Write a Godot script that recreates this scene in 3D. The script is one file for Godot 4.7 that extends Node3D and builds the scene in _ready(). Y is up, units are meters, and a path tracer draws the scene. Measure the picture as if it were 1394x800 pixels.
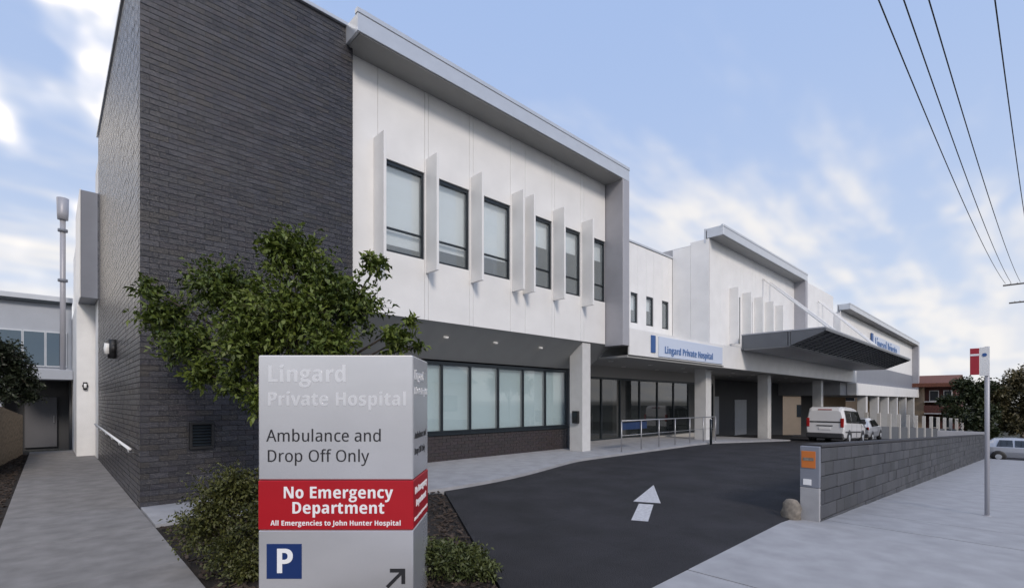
extends Node3D
# Private hospital seen from the footpath.  x runs along the street front, -z runs back from the street.
# Positions are written as (a, y, b) with b = -z, in metres; y = 0 is the driveway at its top.

const EYE := 1.6
var rng := RandomNumberGenerator.new()
var M := {}
var taken := {}

# ------------------------------------------------------------------ helpers
func P(a: float, y: float, b: float) -> Vector3:
	return Vector3(a, y, -b)

func lin(r: float, g: float, b: float, a := 1.0) -> Color:
	var c := Color(r, g, b).linear_to_srgb()
	c.a = a
	return c

func numbered(called: String) -> String:
	var n: int = taken.get(called, 0)
	taken[called] = n + 1
	return called if n == 0 else "%s_%03d" % [called, n]

func new_st(smooth := false) -> SurfaceTool:
	var st := SurfaceTool.new()
	st.begin(Mesh.PRIMITIVE_TRIANGLES)
	st.set_smooth_group(0 if smooth else -1)
	return st

func face(st: SurfaceTool, pts: Array, out: Vector3) -> void:
	var n: Vector3 = (pts[1] - pts[0]).cross(pts[2] - pts[0])
	var flip := n.dot(out) > 0.0
	for i in range(1, pts.size() - 1):
		st.add_vertex(pts[0])
		if flip:
			st.add_vertex(pts[i + 1]); st.add_vertex(pts[i])
		else:
			st.add_vertex(pts[i]); st.add_vertex(pts[i + 1])

func box(st: SurfaceTool, lo: Vector3, hi: Vector3, c := 0.0) -> void:
	var mid := (lo + hi) / 2.0
	var h := (hi - lo) / 2.0
	if c <= 0.0:
		for k in 3:
			for s in [-1.0, 1.0]:
				var u := (k + 1) % 3
				var v := (k + 2) % 3
				var pts := []
				for q in [[-1.0, -1.0], [1.0, -1.0], [1.0, 1.0], [-1.0, 1.0]]:
					var p := mid
					p[k] += s * h[k]; p[u] += q[0] * h[u]; p[v] += q[1] * h[v]
					pts.append(p)
				var o := Vector3.ZERO
				o[k] = s
				face(st, pts, o)
		return
	var g := h - Vector3(c, c, c)
	for k in 3:
		var u := (k + 1) % 3
		var v := (k + 2) % 3
		for s in [-1.0, 1.0]:
			var pts := []
			for q in [[-1.0, -1.0], [1.0, -1.0], [1.0, 1.0], [-1.0, 1.0]]:
				var p := mid
				p[k] += s * h[k]; p[u] += q[0] * g[u]; p[v] += q[1] * g[v]
				pts.append(p)
			var o := Vector3.ZERO
			o[k] = s
			face(st, pts, o)
			for s2 in [-1.0, 1.0]:      # edge between face k/s and face u/s2
				var a0 := mid; a0[k] += s * h[k]; a0[u] += s2 * g[u]; a0[v] -= g[v]
				var a1 := a0; a1[v] += 2.0 * g[v]
				var b0 := mid; b0[k] += s * g[k]; b0[u] += s2 * h[u]; b0[v] -= g[v]
				var b1 := b0; b1[v] += 2.0 * g[v]
				var o2 := Vector3.ZERO
				o2[k] = s; o2[u] = s2
				face(st, [a0, a1, b1, b0], o2)
	for sx in [-1.0, 1.0]:
		for sy in [-1.0, 1.0]:
			for sz in [-1.0, 1.0]:
				face(st, [mid + Vector3(sx * h.x, sy * g.y, sz * g.z), mid + Vector3(sx * g.x, sy * h.y, sz * g.z), mid + Vector3(sx * g.x, sy * g.y, sz * h.z)], Vector3(sx, sy, sz))

func bx(st: SurfaceTool, a0: float, a1: float, y0: float, y1: float, b0: float, b1: float, c := 0.0) -> void:
	box(st, Vector3(a0, y0, -b1), Vector3(a1, y1, -b0), c)

func tube(st: SurfaceTool, pts: Array, r0: float, r1 := -1.0, n := 8, caps := true) -> void:
	if r1 < 0.0:
		r1 = r0
	var rings := []
	var ref := Vector3.UP
	for i in pts.size():
		var d: Vector3 = (pts[mini(i + 1, pts.size() - 1)] - pts[maxi(i - 1, 0)]).normalized()
		if absf(d.dot(ref)) > 0.9:
			ref = Vector3.RIGHT if absf(d.x) < 0.8 else Vector3.BACK
		var u := d.cross(ref).normalized()
		var v := d.cross(u).normalized()
		var r := lerpf(r0, r1, float(i) / maxf(1.0, pts.size() - 1.0))
		var ring := []
		for k in n:
			var t := TAU * k / n
			ring.append(pts[i] + (u * cos(t) + v * sin(t)) * r)
		rings.append(ring)
	for i in rings.size() - 1:
		var c: Vector3 = (pts[i] + pts[i + 1]) / 2.0
		for k in n:
			var q := [rings[i][k], rings[i][(k + 1) % n], rings[i + 1][(k + 1) % n], rings[i + 1][k]]
			face(st, q, (q[0] + q[1] + q[2] + q[3]) / 4.0 - c)
	if caps:
		face(st, rings[0], pts[0] - pts[1])
		face(st, rings[-1], pts[-1] - pts[-2])

func prism(st: SurfaceTool, poly: Array, off: Vector3) -> void:
	# poly: convex or mildly concave outline of Vector3 in one plane, extruded by off
	var c := Vector3.ZERO
	for p in poly:
		c += p
	c /= poly.size()
	var flat := PackedVector2Array()
	var n: Vector3 = Vector3.ZERO
	for i in poly.size():
		n += poly[i].cross(poly[(i + 1) % poly.size()])
	n = n.normalized()
	var u: Vector3 = (poly[1] - poly[0]).normalized()
	var v := n.cross(u)
	for p in poly:
		flat.append(Vector2((p - c).dot(u), (p - c).dot(v)))
	var tri := Geometry2D.triangulate_polygon(flat)
	for i in range(0, tri.size(), 3):
		face(st, [poly[tri[i]], poly[tri[i + 1]], poly[tri[i + 2]]], -off)
		face(st, [poly[tri[i]] + off, poly[tri[i + 1]] + off, poly[tri[i + 2]] + off], off)
	var side := 1.0 if n.dot(off) > 0.0 else -1.0
	for i in poly.size():
		var p0: Vector3 = poly[i]
		var p1: Vector3 = poly[(i + 1) % poly.size()]
		face(st, [p0, p1, p1 + off, p0 + off], (p1 - p0).cross(n) )

func commit(st: SurfaceTool, called: String, m: Material, parent: Node3D = null) -> MeshInstance3D:
	st.generate_normals()
	var me := st.commit()
	me.surface_set_material(0, m)
	return put(me, called, parent)

func put(me: Mesh, called: String, parent: Node3D = null) -> MeshInstance3D:
	var o := MeshInstance3D.new()
	o.mesh = me
	if parent == null:
		o.name = numbered(called)
		add_child(o)
	else:
		o.name = called
		parent.add_child(o, true)
		if parent.has_meta("base_at"):
			o.position = -(parent.get_meta("base_at") as Vector3)
	return o

func tag(o: Node3D, label: String, category: String, group := "") -> void:
	o.set_meta("label", label)
	o.set_meta("category", category)
	if group != "":
		o.set_meta("group", group)

func thing(called: String, label: String, category: String, at: Vector3, group := "") -> Node3D:
	var o := Node3D.new()
	o.name = numbered(called)
	o.position = at
	add_child(o)
	o.set_meta("base_at", at)
	tag(o, label, category, group)
	return o

func struct(st: SurfaceTool, called: String, m: Material) -> MeshInstance3D:
	var o := commit(st, called, m)
	o.set_meta("kind", "structure")
	return o

# ------------------------------------------------------------------ materials
func noise_img(size: int, freq: float, oct: int, seed_: int, kind := FastNoiseLite.TYPE_SIMPLEX_SMOOTH) -> Image:
	var n := FastNoiseLite.new()
	n.seed = seed_
	n.noise_type = kind
	n.frequency = freq
	n.fractal_octaves = oct
	return n.get_seamless_image(size, size, false, false, 0.15, true)

func tone_tex(size: int, freq: float, oct: int, seed_: int, lo: float, hi: float, fine := 0.0) -> ImageTexture:
	var a := noise_img(size, freq, oct, seed_)
	var b := noise_img(size, 0.35, 2, seed_ + 7)
	var im := Image.create(size, size, false, Image.FORMAT_RGB8)
	for y in size:
		for x in size:
			var t: float = lerpf(lo, hi, a.get_pixel(x, y).r) + fine * (b.get_pixel(x, y).r - 0.5)
			im.set_pixel(x, y, Color(t, t, t))
	return ImageTexture.create_from_image(im)

func bump_tex(size: int, freq: float, oct: int, seed_: int, strength: float) -> ImageTexture:
	var a := noise_img(size, freq, oct, seed_)
	a.convert(Image.FORMAT_RGBA8)
	a.bump_map_to_normal_map(strength)
	return ImageTexture.create_from_image(a)

func mat(called: String, c: Color, rough := 0.7, metal := 0.0) -> StandardMaterial3D:
	var m := StandardMaterial3D.new()
	m.resource_name = called
	m.albedo_color = c
	m.roughness = rough
	m.metallic = metal
	M[called] = m
	return m

func grain(m: StandardMaterial3D, tex: Texture2D, scale: float, normal: Texture2D = null, amount := 0.5) -> StandardMaterial3D:
	m.uv1_triplanar = true
	m.uv1_world_triplanar = true
	m.uv1_scale = Vector3(scale, scale, scale)
	m.albedo_texture = tex
	if normal:
		m.normal_enabled = true
		m.normal_texture = normal
		m.normal_scale = amount
	return m

func patches(m: StandardMaterial3D, tex: Texture2D, scale: float) -> void:
	m.detail_enabled = true
	m.detail_blend_mode = BaseMaterial3D.BLEND_MODE_MUL
	m.detail_uv_layer = BaseMaterial3D.DETAIL_UV_2
	m.uv2_triplanar = true
	m.uv2_world_triplanar = true
	m.uv2_scale = Vector3(scale, scale, scale)
	m.detail_albedo = tex

func glass(called: String, c: Color, alpha: float) -> StandardMaterial3D:
	var m := mat(called, Color(c.r, c.g, c.b, alpha), 0.02)
	m.transparency = BaseMaterial3D.TRANSPARENCY_ALPHA
	m.metallic_specular = 0.8
	return m

func make_materials() -> void:
	var speck := tone_tex(512, 0.09, 4, 3, 0.86, 1.0, 0.14)
	var soft := tone_tex(256, 0.012, 4, 5, 0.955, 1.0, 0.015)
	var cloudy := tone_tex(512, 0.012, 5, 9, 0.86, 1.0, 0.0)
	var faint := tone_tex(256, 0.015, 4, 19, 0.96, 1.0, 0.0)
	var mottle := tone_tex(256, 0.03, 5, 15, 0.6, 1.0, 0.1)
	var rough_n := bump_tex(512, 0.14, 4, 21, 9.0)
	var fine_n := bump_tex(256, 0.3, 3, 23, 5.0)
	var wave_n := bump_tex(256, 0.01, 2, 25, 3.0)
	patches(grain(mat("asphalt", lin(0.055, 0.052, 0.061), 0.82), tone_tex(512, 0.16, 3, 43, 0.6, 0.95, 0.5), 0.8, rough_n, 0.9), tone_tex(512, 0.014, 6, 47, 0.62, 1.06, 0.0), 0.13)
	patches(grain(mat("concrete", lin(0.46, 0.463, 0.48), 0.85), tone_tex(512, 0.2, 3, 51, 0.86, 1.0, 0.22), 1.7), tone_tex(512, 0.012, 6, 49, 0.88, 1.0, 0.02), 0.37)
	patches(grain(mat("path_concrete", lin(0.31, 0.3, 0.293), 0.85), tone_tex(512, 0.2, 3, 53, 0.84, 1.0, 0.22), 1.7), tone_tex(512, 0.012, 6, 55, 0.8, 1.0, 0.02), 0.41)
	grain(mat("mulch", lin(0.03, 0.022, 0.018), 0.95), mottle, 1.3, rough_n, 1.2)
	grain(mat("soil", lin(0.06, 0.062, 0.04), 0.95), mottle, 0.6, rough_n, 1.0)
	var bk := mat("brick", lin(1, 1, 1), 0.25)
	bk.vertex_color_use_as_albedo = true
	grain(bk, tone_tex(256, 0.06, 4, 31, 0.8, 1.0, 0.16), 1.6, fine_n, 0.35)
	grain(mat("mortar", lin(0.042, 0.042, 0.05), 0.9), speck, 1.2)
	var bl := mat("block", lin(1, 1, 1), 0.75)
	bl.vertex_color_use_as_albedo = true
	grain(bl, speck, 0.9, rough_n, 0.5)
	grain(mat("wall_mortar", lin(0.05, 0.05, 0.056), 0.9), speck, 1.2)
	grain(mat("white_clad", lin(0.85, 0.845, 0.83), 0.45), faint, 0.25, wave_n, 0.03)
	grain(mat("white_paint", lin(0.8, 0.8, 0.79), 0.6), soft, 0.6, fine_n, 0.15)
	grain(mat("joint", lin(0.4, 0.4, 0.41), 0.8), soft, 0.6)
	grain(mat("silver", lin(0.6, 0.63, 0.67), 0.34, 0.35), soft, 0.5, wave_n, 0.05)
	grain(mat("fin_grey", lin(0.4, 0.4, 0.43), 0.45, 0.15), soft, 0.5)
	grain(mat("cladding_grey", lin(0.22, 0.235, 0.275), 0.5, 0.1), soft, 0.5)
	grain(mat("soffit", lin(0.34, 0.34, 0.33), 0.65), soft, 0.5)
	grain(mat("column_paint", lin(0.64, 0.64, 0.63), 0.7), faint, 0.7, fine_n, 0.25)
	grain(mat("slate_frame", lin(0.022, 0.03, 0.038), 0.35, 0.3), soft, 0.7)
	mat("blind", lin(0.66, 0.72, 0.74), 0.8)
	mat("film", lin(0.34, 0.46, 0.48), 0.45)
	mat("room", lin(0.36, 0.35, 0.33), 0.9)
	mat("room_green", lin(0.2, 0.23, 0.17), 0.8)
	glass("glazing", lin(0.75, 0.85, 0.88), 0.12)
	glass("tinted_glazing", lin(0.03, 0.036, 0.038), 0.55)
	mat("blue_glass", lin(0.1, 0.14, 0.18), 0.06, 0.6)
	glass("car_glass", lin(0.02, 0.024, 0.028), 0.75)
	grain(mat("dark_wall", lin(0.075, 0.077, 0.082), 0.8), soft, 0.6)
	mat("door_grey", lin(0.12, 0.122, 0.135), 0.5)
	grain(mat("rear_clad", lin(0.4, 0.43, 0.48), 0.5), soft, 0.5)
	grain(mat("dado_brick", lin(0.06, 0.045, 0.045), 0.7), mottle, 1.5, fine_n, 0.4)
	mat("steel", lin(0.42, 0.42, 0.43), 0.42, 0.7)
	grain(mat("canopy_dark", lin(0.13, 0.14, 0.155), 0.5, 0.1), soft, 0.7)
	grain(mat("canopy_light", lin(0.42, 0.435, 0.465), 0.5, 0.1), soft, 0.7)
	mat("black", lin(0.012, 0.012, 0.013), 0.5)
	mat("rubber", lin(0.015, 0.015, 0.016), 0.85)
	mat("lamp_white", lin(0.8, 0.8, 0.78), 0.4)
	# the pylon sign
	grain(mat("brushed", lin(0.72, 0.72, 0.735), 0.27, 0.6), soft, 0.8)
	grain(mat("sign_red", lin(0.42, 0.004, 0.012), 0.38), soft, 1.5)
	mat("sign_blue", lin(0.006, 0.028, 0.13), 0.4)
	mat("ink", lin(0.015, 0.015, 0.018), 0.6)
	mat("white_ink", lin(0.82, 0.82, 0.82), 0.5)
	mat("pale_ink", lin(0.8, 0.8, 0.81), 0.3, 0.55)
	mat("blue_ink", lin(0.03, 0.1, 0.3), 0.5)
	mat("fascia_ink", lin(0.09, 0.19, 0.42), 0.5)
	mat("blue_panel", lin(0.6, 0.67, 0.8), 0.5)
	mat("blue_vinyl", lin(0.008, 0.03, 0.1), 0.5)
	mat("orange", lin(0.55, 0.16, 0.03), 0.5)
	grain(mat("road_paint", lin(0.72, 0.72, 0.74), 0.75), tone_tex(256, 0.05, 5, 61, 0.84, 1.0, 0.12), 1.1, rough_n, 0.6)
	grain(mat("sandstone", lin(0.36, 0.32, 0.27), 0.9), mottle, 1.6, rough_n, 0.8)
	# wood, plants
	grain(mat("paling", lin(0.46, 0.36, 0.25), 0.85), mottle, 1.2, fine_n, 0.5)
	grain(mat("bark", lin(0.09, 0.07, 0.055), 0.9), mottle, 2.0, rough_n, 1.0)
	var lf := mat("leaf", lin(1, 1, 1), 0.55)
	lf.vertex_color_use_as_albedo = true
	lf.backlight_enabled = true
	lf.backlight = lin(0.13, 0.17, 0.04)
	grain(mat("pole_wood", lin(0.2, 0.19, 0.175), 0.9), mottle, 1.0)
	mat("cable", lin(0.02, 0.02, 0.022), 0.6)
	# far things
	grain(mat("cream", lin(0.62, 0.47, 0.33), 0.8), soft, 0.3)
	grain(mat("red_tile", lin(0.24, 0.085, 0.05), 0.8), mottle, 0.8)
	grain(mat("red_brick", lin(0.16, 0.06, 0.05), 0.8), mottle, 0.8)
	grain(mat("pale_wall", lin(0.5, 0.5, 0.52), 0.8), soft, 0.5)
	grain(mat("post_paint", lin(0.58, 0.56, 0.52), 0.7), soft, 0.8)
	# vehicles
	var vw := mat("van_paint", lin(0.74, 0.74, 0.75), 0.35)
	vw.clearcoat_enabled = true
	vw.clearcoat = 0.6
	vw.clearcoat_roughness = 0.06
	var cs := mat("car_paint", lin(0.5, 0.52, 0.56), 0.35, 0.35)
	cs.clearcoat_enabled = true
	cs.clearcoat = 0.7
	cs.clearcoat_roughness = 0.05
	mat("tail_red", lin(0.35, 0.01, 0.01), 0.25)
	mat("bumper", lin(0.04, 0.04, 0.045), 0.6)
	mat("stop_red", lin(0.36, 0.015, 0.03), 0.45)
	var dl := mat("downlight_glow", lin(0.9, 0.88, 0.82), 0.5)
	dl.emission_enabled = true
	dl.emission = lin(1.0, 0.93, 0.82)
	dl.emission_energy_multiplier = 1.6

# ------------------------------------------------------------------ sky
func make_sky() -> ImageTexture:
	var w := 1536
	var h := 768
	var im := Image.create(w, h, false, Image.FORMAT_RGBF)
	var n1 := FastNoiseLite.new()
	n1.seed = 41
	n1.frequency = 0.55
	n1.fractal_octaves = 5
	n1.fractal_gain = 0.52
	var n2 := FastNoiseLite.new()
	n2.seed = 77
	n2.frequency = 1.5
	n2.fractal_octaves = 4
	for j in h:
		var el := (0.5 - (j + 0.5) / h) * PI
		var y := sin(el)
		if el < -0.02:
			im.fill_rect(Rect2i(0, j, w, 1), Color(0.2, 0.2, 0.2))
			continue
		var t := pow(clampf(1.0 - maxf(y, 0.0), 0.0, 1.0), 2.6)
		var base := Color(0.275, 0.385, 0.63).lerp(Color(0.55, 0.61, 0.69), t)
		for i in w:
			var az := (i + 0.5) / w * TAU
			var d := Vector3(sin(az) * cos(el), y, -cos(az) * cos(el))
			var q := Vector2(d.x, d.z) / (maxf(y, 0.0) + 0.14)
			# thin cloud deck seen in perspective, streaked along one direction
			var wx := n2.get_noise_2d(q.x * 0.35, q.y * 0.35) * 0.5
			var c1 := n1.get_noise_2d(q.x * 0.45 + wx + 3.1, q.y * 1.5 - wx)
			var c2 := n2.get_noise_2d(q.x * 0.6 - wx, q.y * 2.4)
			var a := c1 * 0.52 + c2 * 0.36 + n2.get_noise_2d(q.x * 2.1 + 7.0, q.y * 5.0) * 0.22
			var k := smoothstep(-0.3, 0.4, a * (0.3 + 0.7 * minf(1.0, t * 2.6)) + 1.05 * t - 0.41)
			# cumulus: denser and rounder, broken by blue
			var pf := n1.get_noise_3d(d.x * 3.2 + 1.7, d.y * 3.6 + 2.0, d.z * 3.2) * 0.8 + n2.get_noise_3d(d.x * 2.6, d.y * 3.4, d.z * 2.6) * 0.6
			var puff := smoothstep(-0.1, 0.3, pf + 0.36) * smoothstep(0.78, 0.99, cos(az + 0.28))
			var cc := Color(0.61, 0.62, 0.66).lerp(Color(0.75, 0.72, 0.69), clampf(0.5 + c2 * 1.4, 0.0, 1.0))
			var col := base.lerp(cc, k * 0.85)
			var body := smoothstep(-0.5, 0.1, pf + 0.4 * n2.get_noise_3d(d.x * 9.0, d.y * 12.0, d.z * 9.0))
			col = col.lerp(Color(0.72, 0.73, 0.76).lerp(Color(1.7, 1.48, 1.22), body), puff * 0.92)
			im.set_pixel(i, j, col)
	return ImageTexture.create_from_image(im)

# ------------------------------------------------------------------ levels of the ground
func drive_y(a: float) -> float:
	return -0.045 * clampf(a - 18.0, 0.0, 46.0)

func walk_y(a: float) -> float:
	return -0.055 * clampf(a - 7.0, 0.0, 55.0)

func drive_left(a: float) -> float:      # b of the driveway edge on the building side
	if a < 5.1:
		return 2.2 + (a - 2.3) * 1.75
	if a < 10.4:
		return 7.1 + 1.05 * smoothstep(5.1, 10.4, a) * (0.35 + 0.65 * (a - 5.1) / 5.3)
	return 8.15 if a < 27.4 else 13.4

func wall_b(a: float) -> float:          # street face of the low block wall
	return lerpf(1.89, 1.57, (a - 7.6) / 33.3)

func strip(st: SurfaceTool, as_: Array, lo: Callable, hi: Callable, top: Callable, depth: float, cells := 1) -> void:
	for i in as_.size() - 1:
		var a0: float = as_[i]
		var a1: float = as_[i + 1]
		for k in cells:
			var f0 := float(k) / cells
			var f1 := float(k + 1) / cells
			var p00 := P(a0, top.call(a0), lerpf(lo.call(a0), hi.call(a0), f0))
			var p10 := P(a1, top.call(a1), lerpf(lo.call(a1), hi.call(a1), f0))
			var p11 := P(a1, top.call(a1), lerpf(lo.call(a1), hi.call(a1), f1))
			var p01 := P(a0, top.call(a0), lerpf(lo.call(a0), hi.call(a0), f1))
			face(st, [p00, p10, p11, p01], Vector3.UP)
			var dn := Vector3(0, -depth, 0)
			if k == 0:
				face(st, [p00, p10, p10 + dn, p00 + dn], Vector3(0, 0, 1))
			if k == cells - 1:
				face(st, [p01, p11, p11 + dn, p01 + dn], Vector3(0, 0, -1))
			if i == 0:
				face(st, [p00, p01, p01 + dn, p00 + dn], Vector3(-1, 0, 0))
			if i == as_.size() - 2:
				face(st, [p10, p11, p11 + dn, p10 + dn], Vector3(1, 0, 0))

func make_ground() -> void:
	# terrain: falls with the street
	var st := new_st()
	var xs := [-400.0, -60.0, 0.0, 7.0, 20.0, 40.0, 62.0, 100.0, 500.0]
	for i in xs.size() - 1:
		var y0: float = walk_y(xs[i]) - 0.22
		var y1: float = walk_y(xs[i + 1]) - 0.22
		face(st, [Vector3(xs[i], y0, 400), Vector3(xs[i + 1], y1, 400), Vector3(xs[i + 1], y1, -400), Vector3(xs[i], y0, -400)], Vector3.UP)
	struct(st, "ground", M.soil)
	# street in front (behind the camera) and the side street at the far end
	st = new_st()
	strip(st, [-80.0, 0.0, 7.0, 20.0, 36.0, 62.0, 140.0], func(_a): return -12.0, func(_a): return -2.2, func(a): return walk_y(a) - 0.13, 0.3)
	struct(st, "road", M.asphalt)
	st = new_st()
	strip(st, [41.6, 46.0, 50.0], func(_a): return -2.19, func(_a): return 1.5, func(a): return walk_y(a) - 0.12, 0.3)
	struct(st, "side_street", M.asphalt)
	# driveway
	st = new_st()
	var as_ := []
	var a := 2.3
	while a < 64.0:
		as_.append(a)
		a += 0.35 if a < 12.0 else 1.6
	as_.append(27.39); as_.append(27.4); as_.append(64.0)
	as_.sort()
	strip(st, as_, func(x): return 2.2 if x < 7.6 else wall_b(x) + 0.2, drive_left, drive_y, 0.5, 4)
	var drive := struct(st, "driveway", M.asphalt)
	# straight-ahead arrow, head and stem painted apart
	var dir := Vector2(2.83, 1.42).normalized()
	var nrm := Vector2(-dir.y, dir.x)
	var org := Vector2(5.72, 3.53)
	st = new_st()
	for q in [[[0.0, -0.11], [1.12, -0.11], [1.12, 0.11], [0.0, 0.11]], [[1.26, -0.21], [2.95, 0.0], [1.26, 0.21]]]:
		var pts := []
		for v in q:
			var g: Vector2 = org + dir * v[0] + nrm * v[1]
			pts.append(P(g.x, drive_y(g.x) + 0.004, g.y))
		face(st, pts, Vector3.UP)
	commit(st, "arrow_marking", M.road_paint, drive)
	# footpath along the building, with a kerb step
	st = new_st()
	as_ = []
	a = 0.99
	while a < 27.3:
		as_.append(a)
		a += 0.4
	as_.append(27.36)
	strip(st, as_, func(x): return lerpf(7.7, 7.1, (x - 0.99) / 4.1) if x < 5.1 else drive_left(x), func(_x): return 11.6, func(x): return drive_y(x) + (0.06 if x > 6.0 else lerpf(0.015, 0.06, smoothstep(2.0, 6.0, x))), 0.4)
	var fp := struct(st, "footpath", M.concrete)
	# side path slabs
	st = new_st()
	bx(st, -0.44, 0.97, -0.3, -0.02, -1.3, 21.6)
	var path := struct(st, "side_path", M.wall_mortar)
	var b := 2.24
	while b < 21.5:
		var s2 := new_st()
		var b1 := minf(b + 1.79, 21.6)
		bx(s2, -0.45, 0.975, -0.1, 0.002 * sin(b * 3.0), b + 0.005, b1 - 0.005, 0.004)
		commit(s2, "slab", M.path_concrete, path)
		b += 1.79
	# street footpath slabs, the first ones are the driveway apron
	st = new_st()
	strip(st, [-8.0, 0.0, 7.0, 20.0, 41.5], func(_x): return -1.9, func(x): return 2.18 if x < 7.6 else wall_b(x) - 0.01, func(x): return walk_y(x) - 0.03, 0.25)
	var walk := struct(st, "pavement", M.wall_mortar)
	var joints := [-8.0, -5.0, -2.0, 1.0, 4.4, 7.78, 9.0, 12.0, 15.0, 18.0, 21.0, 24.0, 27.0, 30.0, 33.0, 36.0, 39.0, 41.5]
	for i in joints.size() - 1:
		var j0: float = joints[i] + 0.009
		var j1: float = joints[i + 1] - 0.009
		var s2 := new_st()
		var parts := [j0, j1] if not (j0 < 7.6 and j1 > 7.6) else [j0, 7.0, 7.59, 7.6, j1]
		strip(s2, parts, func(_x): return -1.85, func(x): return 2.195 if x < 7.595 else wall_b(x) - 0.004, func(x): return walk_y(x) + 0.0015 * sin(j0 * 5.0), 0.02)
		commit(s2, "slab", M.concrete, walk)
	# kerb stone along the street
	st = new_st()
	strip(st, [-60.0, 0.0, 7.0, 20.0, 41.5], func(_x): return -2.19, func(_x): return -1.91, func(x): return walk_y(x) - 0.002, 0.3)
	struct(st, "kerb", M.concrete)
	# garden beds
	st = new_st()
	for i in 12:
		var b0 := 2.2 + i * 0.46
		var b1 := 2.2 + (i + 1) * 0.46
		var e0 := minf(2.3 + (b0 - 2.2) / 1.75, 5.1) - 0.01
		var e1 := minf(2.3 + (b1 - 2.2) / 1.75, 5.1) - 0.01
		for k in 6:
			var pts := []
			for q in [[b0, e0, k], [b0, e0, k + 1], [b1, e1, k + 1], [b1, e1, k]]:
				var x: float = lerpf(0.98, q[1], q[2] / 6.0)
				pts.append(P(x, -0.03 + (0.07 if q[2] > 0 and q[2] < 6 else 0.0) * (0.6 + 0.4 * sin(x * 5.0 + q[0] * 3.0)), q[0]))
			face(st, pts, Vector3.UP)
	struct(st, "garden_bed", M.mulch)
	st = new_st()
	bx(st, -6.0, -0.46, -0.3, -0.035, 2.2, 22.0)
	struct(st, "border_bed", M.mulch)
	# loose bark chips on both beds
	var chip := new_st()
	box(chip, Vector3(-0.03, -0.004, -0.01), Vector3(0.03, 0.004, 0.01))
	chip.generate_normals()
	var cm := chip.commit()
	var mm := MultiMesh.new()
	mm.transform_format = MultiMesh.TRANSFORM_3D
	mm.use_colors = true
	mm.mesh = cm
	mm.instance_count = 5200
	for i in 5200:
		var cb := rng.randf_range(2.3, 7.5)
		var ca := rng.randf_range(1.0, minf(2.3 + (cb - 2.2) / 1.75, 5.05) - 0.06)
		var cy := 0.012
		if i % 3 == 0:
			cb = rng.randf_range(6.0, 21.0)
			ca = rng.randf_range(-1.1, -0.5)
			cy = -0.025
		var bs := Basis.from_euler(Vector3(rng.randf_range(-0.5, 0.5), rng.randf() * TAU, rng.randf_range(-0.5, 0.5))).scaled(Vector3.ONE * rng.randf_range(0.5, 1.5))
		mm.set_instance_transform(i, Transform3D(bs, P(ca, cy, cb)))
		var v := rng.randf_range(0.5, 1.6)
		mm.set_instance_color(i, Color(0.045 * v, 0.032 * v, 0.024 * v))
	var cmat := mat("chip", lin(1, 1, 1), 0.95)
	cmat.vertex_color_use_as_albedo = true
	cm.surface_set_material(0, cmat)
	var mi := MultiMeshInstance3D.new()
	mi.name = "bark_chips"
	mi.multimesh = mm
	add_child(mi)
	tag(mi, "loose dark bark chips covering the garden beds", "mulch")
	mi.set_meta("kind", "stuff")

# ------------------------------------------------------------------ bricks
func brick_mesh(l: float, h: float, d: float, c: Color) -> ArrayMesh:
	var st := new_st()
	st.set_color(c)
	box(st, Vector3(0, 0, -d), Vector3(l, h, 0), 0.0)
	st.generate_normals()
	var me := st.commit()
	me.surface_set_material(0, M.brick)
	return me

func make_brick_tower(hos: Node3D) -> void:
	var top := 8.9
	var st := new_st()
	bx(st, 0.986, 4.32, -0.2, top - 0.004, 9.106, 17.66)
	var core := commit(st, "brick_wall", M.mortar, hos)
	st = new_st()
	bx(st, 0.94, 4.36, top, top + 0.07, 9.05, 17.7, 0.006)
	commit(st, "coping", M.silver, hos)
	var cols := []
	for v in [0.72, 0.9, 1.0, 1.1, 1.3]:
		cols.append(Color(0.043 * v, 0.043 * v, 0.052 * v))
	cols.append(Color(0.045, 0.042, 0.048))
	cols.append(Color(0.05, 0.045, 0.046))
	var meshes := []
	for c in cols:
		meshes.append(brick_mesh(0.23, 0.076, 0.1, c))
	var rest := new_st()
	var n := 0
	var course := 0
	var y := 0.0
	while y + 0.08 < top:
		var even := course % 2 == 0
		# front face, runs in +a from the corner
		var a := 0.98 if even else 0.86
		while a < 4.3:
			var l := minf(0.23, 4.33 - a)
			if a < 0.97:
				rest.set_color(cols[rng.randi() % 7])
				bx(rest, 0.98, 1.09, y, y + 0.076, 9.1, 9.2)
				a += 0.24
				continue
			var proud := rng.randf_range(0.0, 0.004)
			var ci := rng.randi() % 7
			if n < 300 and l > 0.2 and y > 3.6 and a < 2.35:
				var o := put(meshes[ci], "brick", core)
				o.position = P(a, y, 9.1 - proud)
				n += 1
			else:
				rest.set_color(cols[ci])
				bx(rest, a, a + l, y, y + 0.076, 9.1 - proud, 9.2)
			a += 0.24
		# side face, runs back from the corner
		var b := 9.21
		if not even:
			rest.set_color(cols[rng.randi() % 7])
			bx(rest, 0.98, 1.08, y, y + 0.076, 9.21, 9.32)
			b = 9.33
		while b < 17.64:
			var l := minf(0.23, 17.66 - b)
			var proud := rng.randf_range(0.0, 0.004)
			rest.set_color(cols[rng.randi() % 7])
			bx(rest, 0.98 - proud, 1.08, y, y + 0.076, b, b + l)
			b += 0.24
		y += 0.086
		course += 1
	var r := commit(rest, "brickwork", M.brick, core)
	r.set_meta("kind", "stuff")

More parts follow.
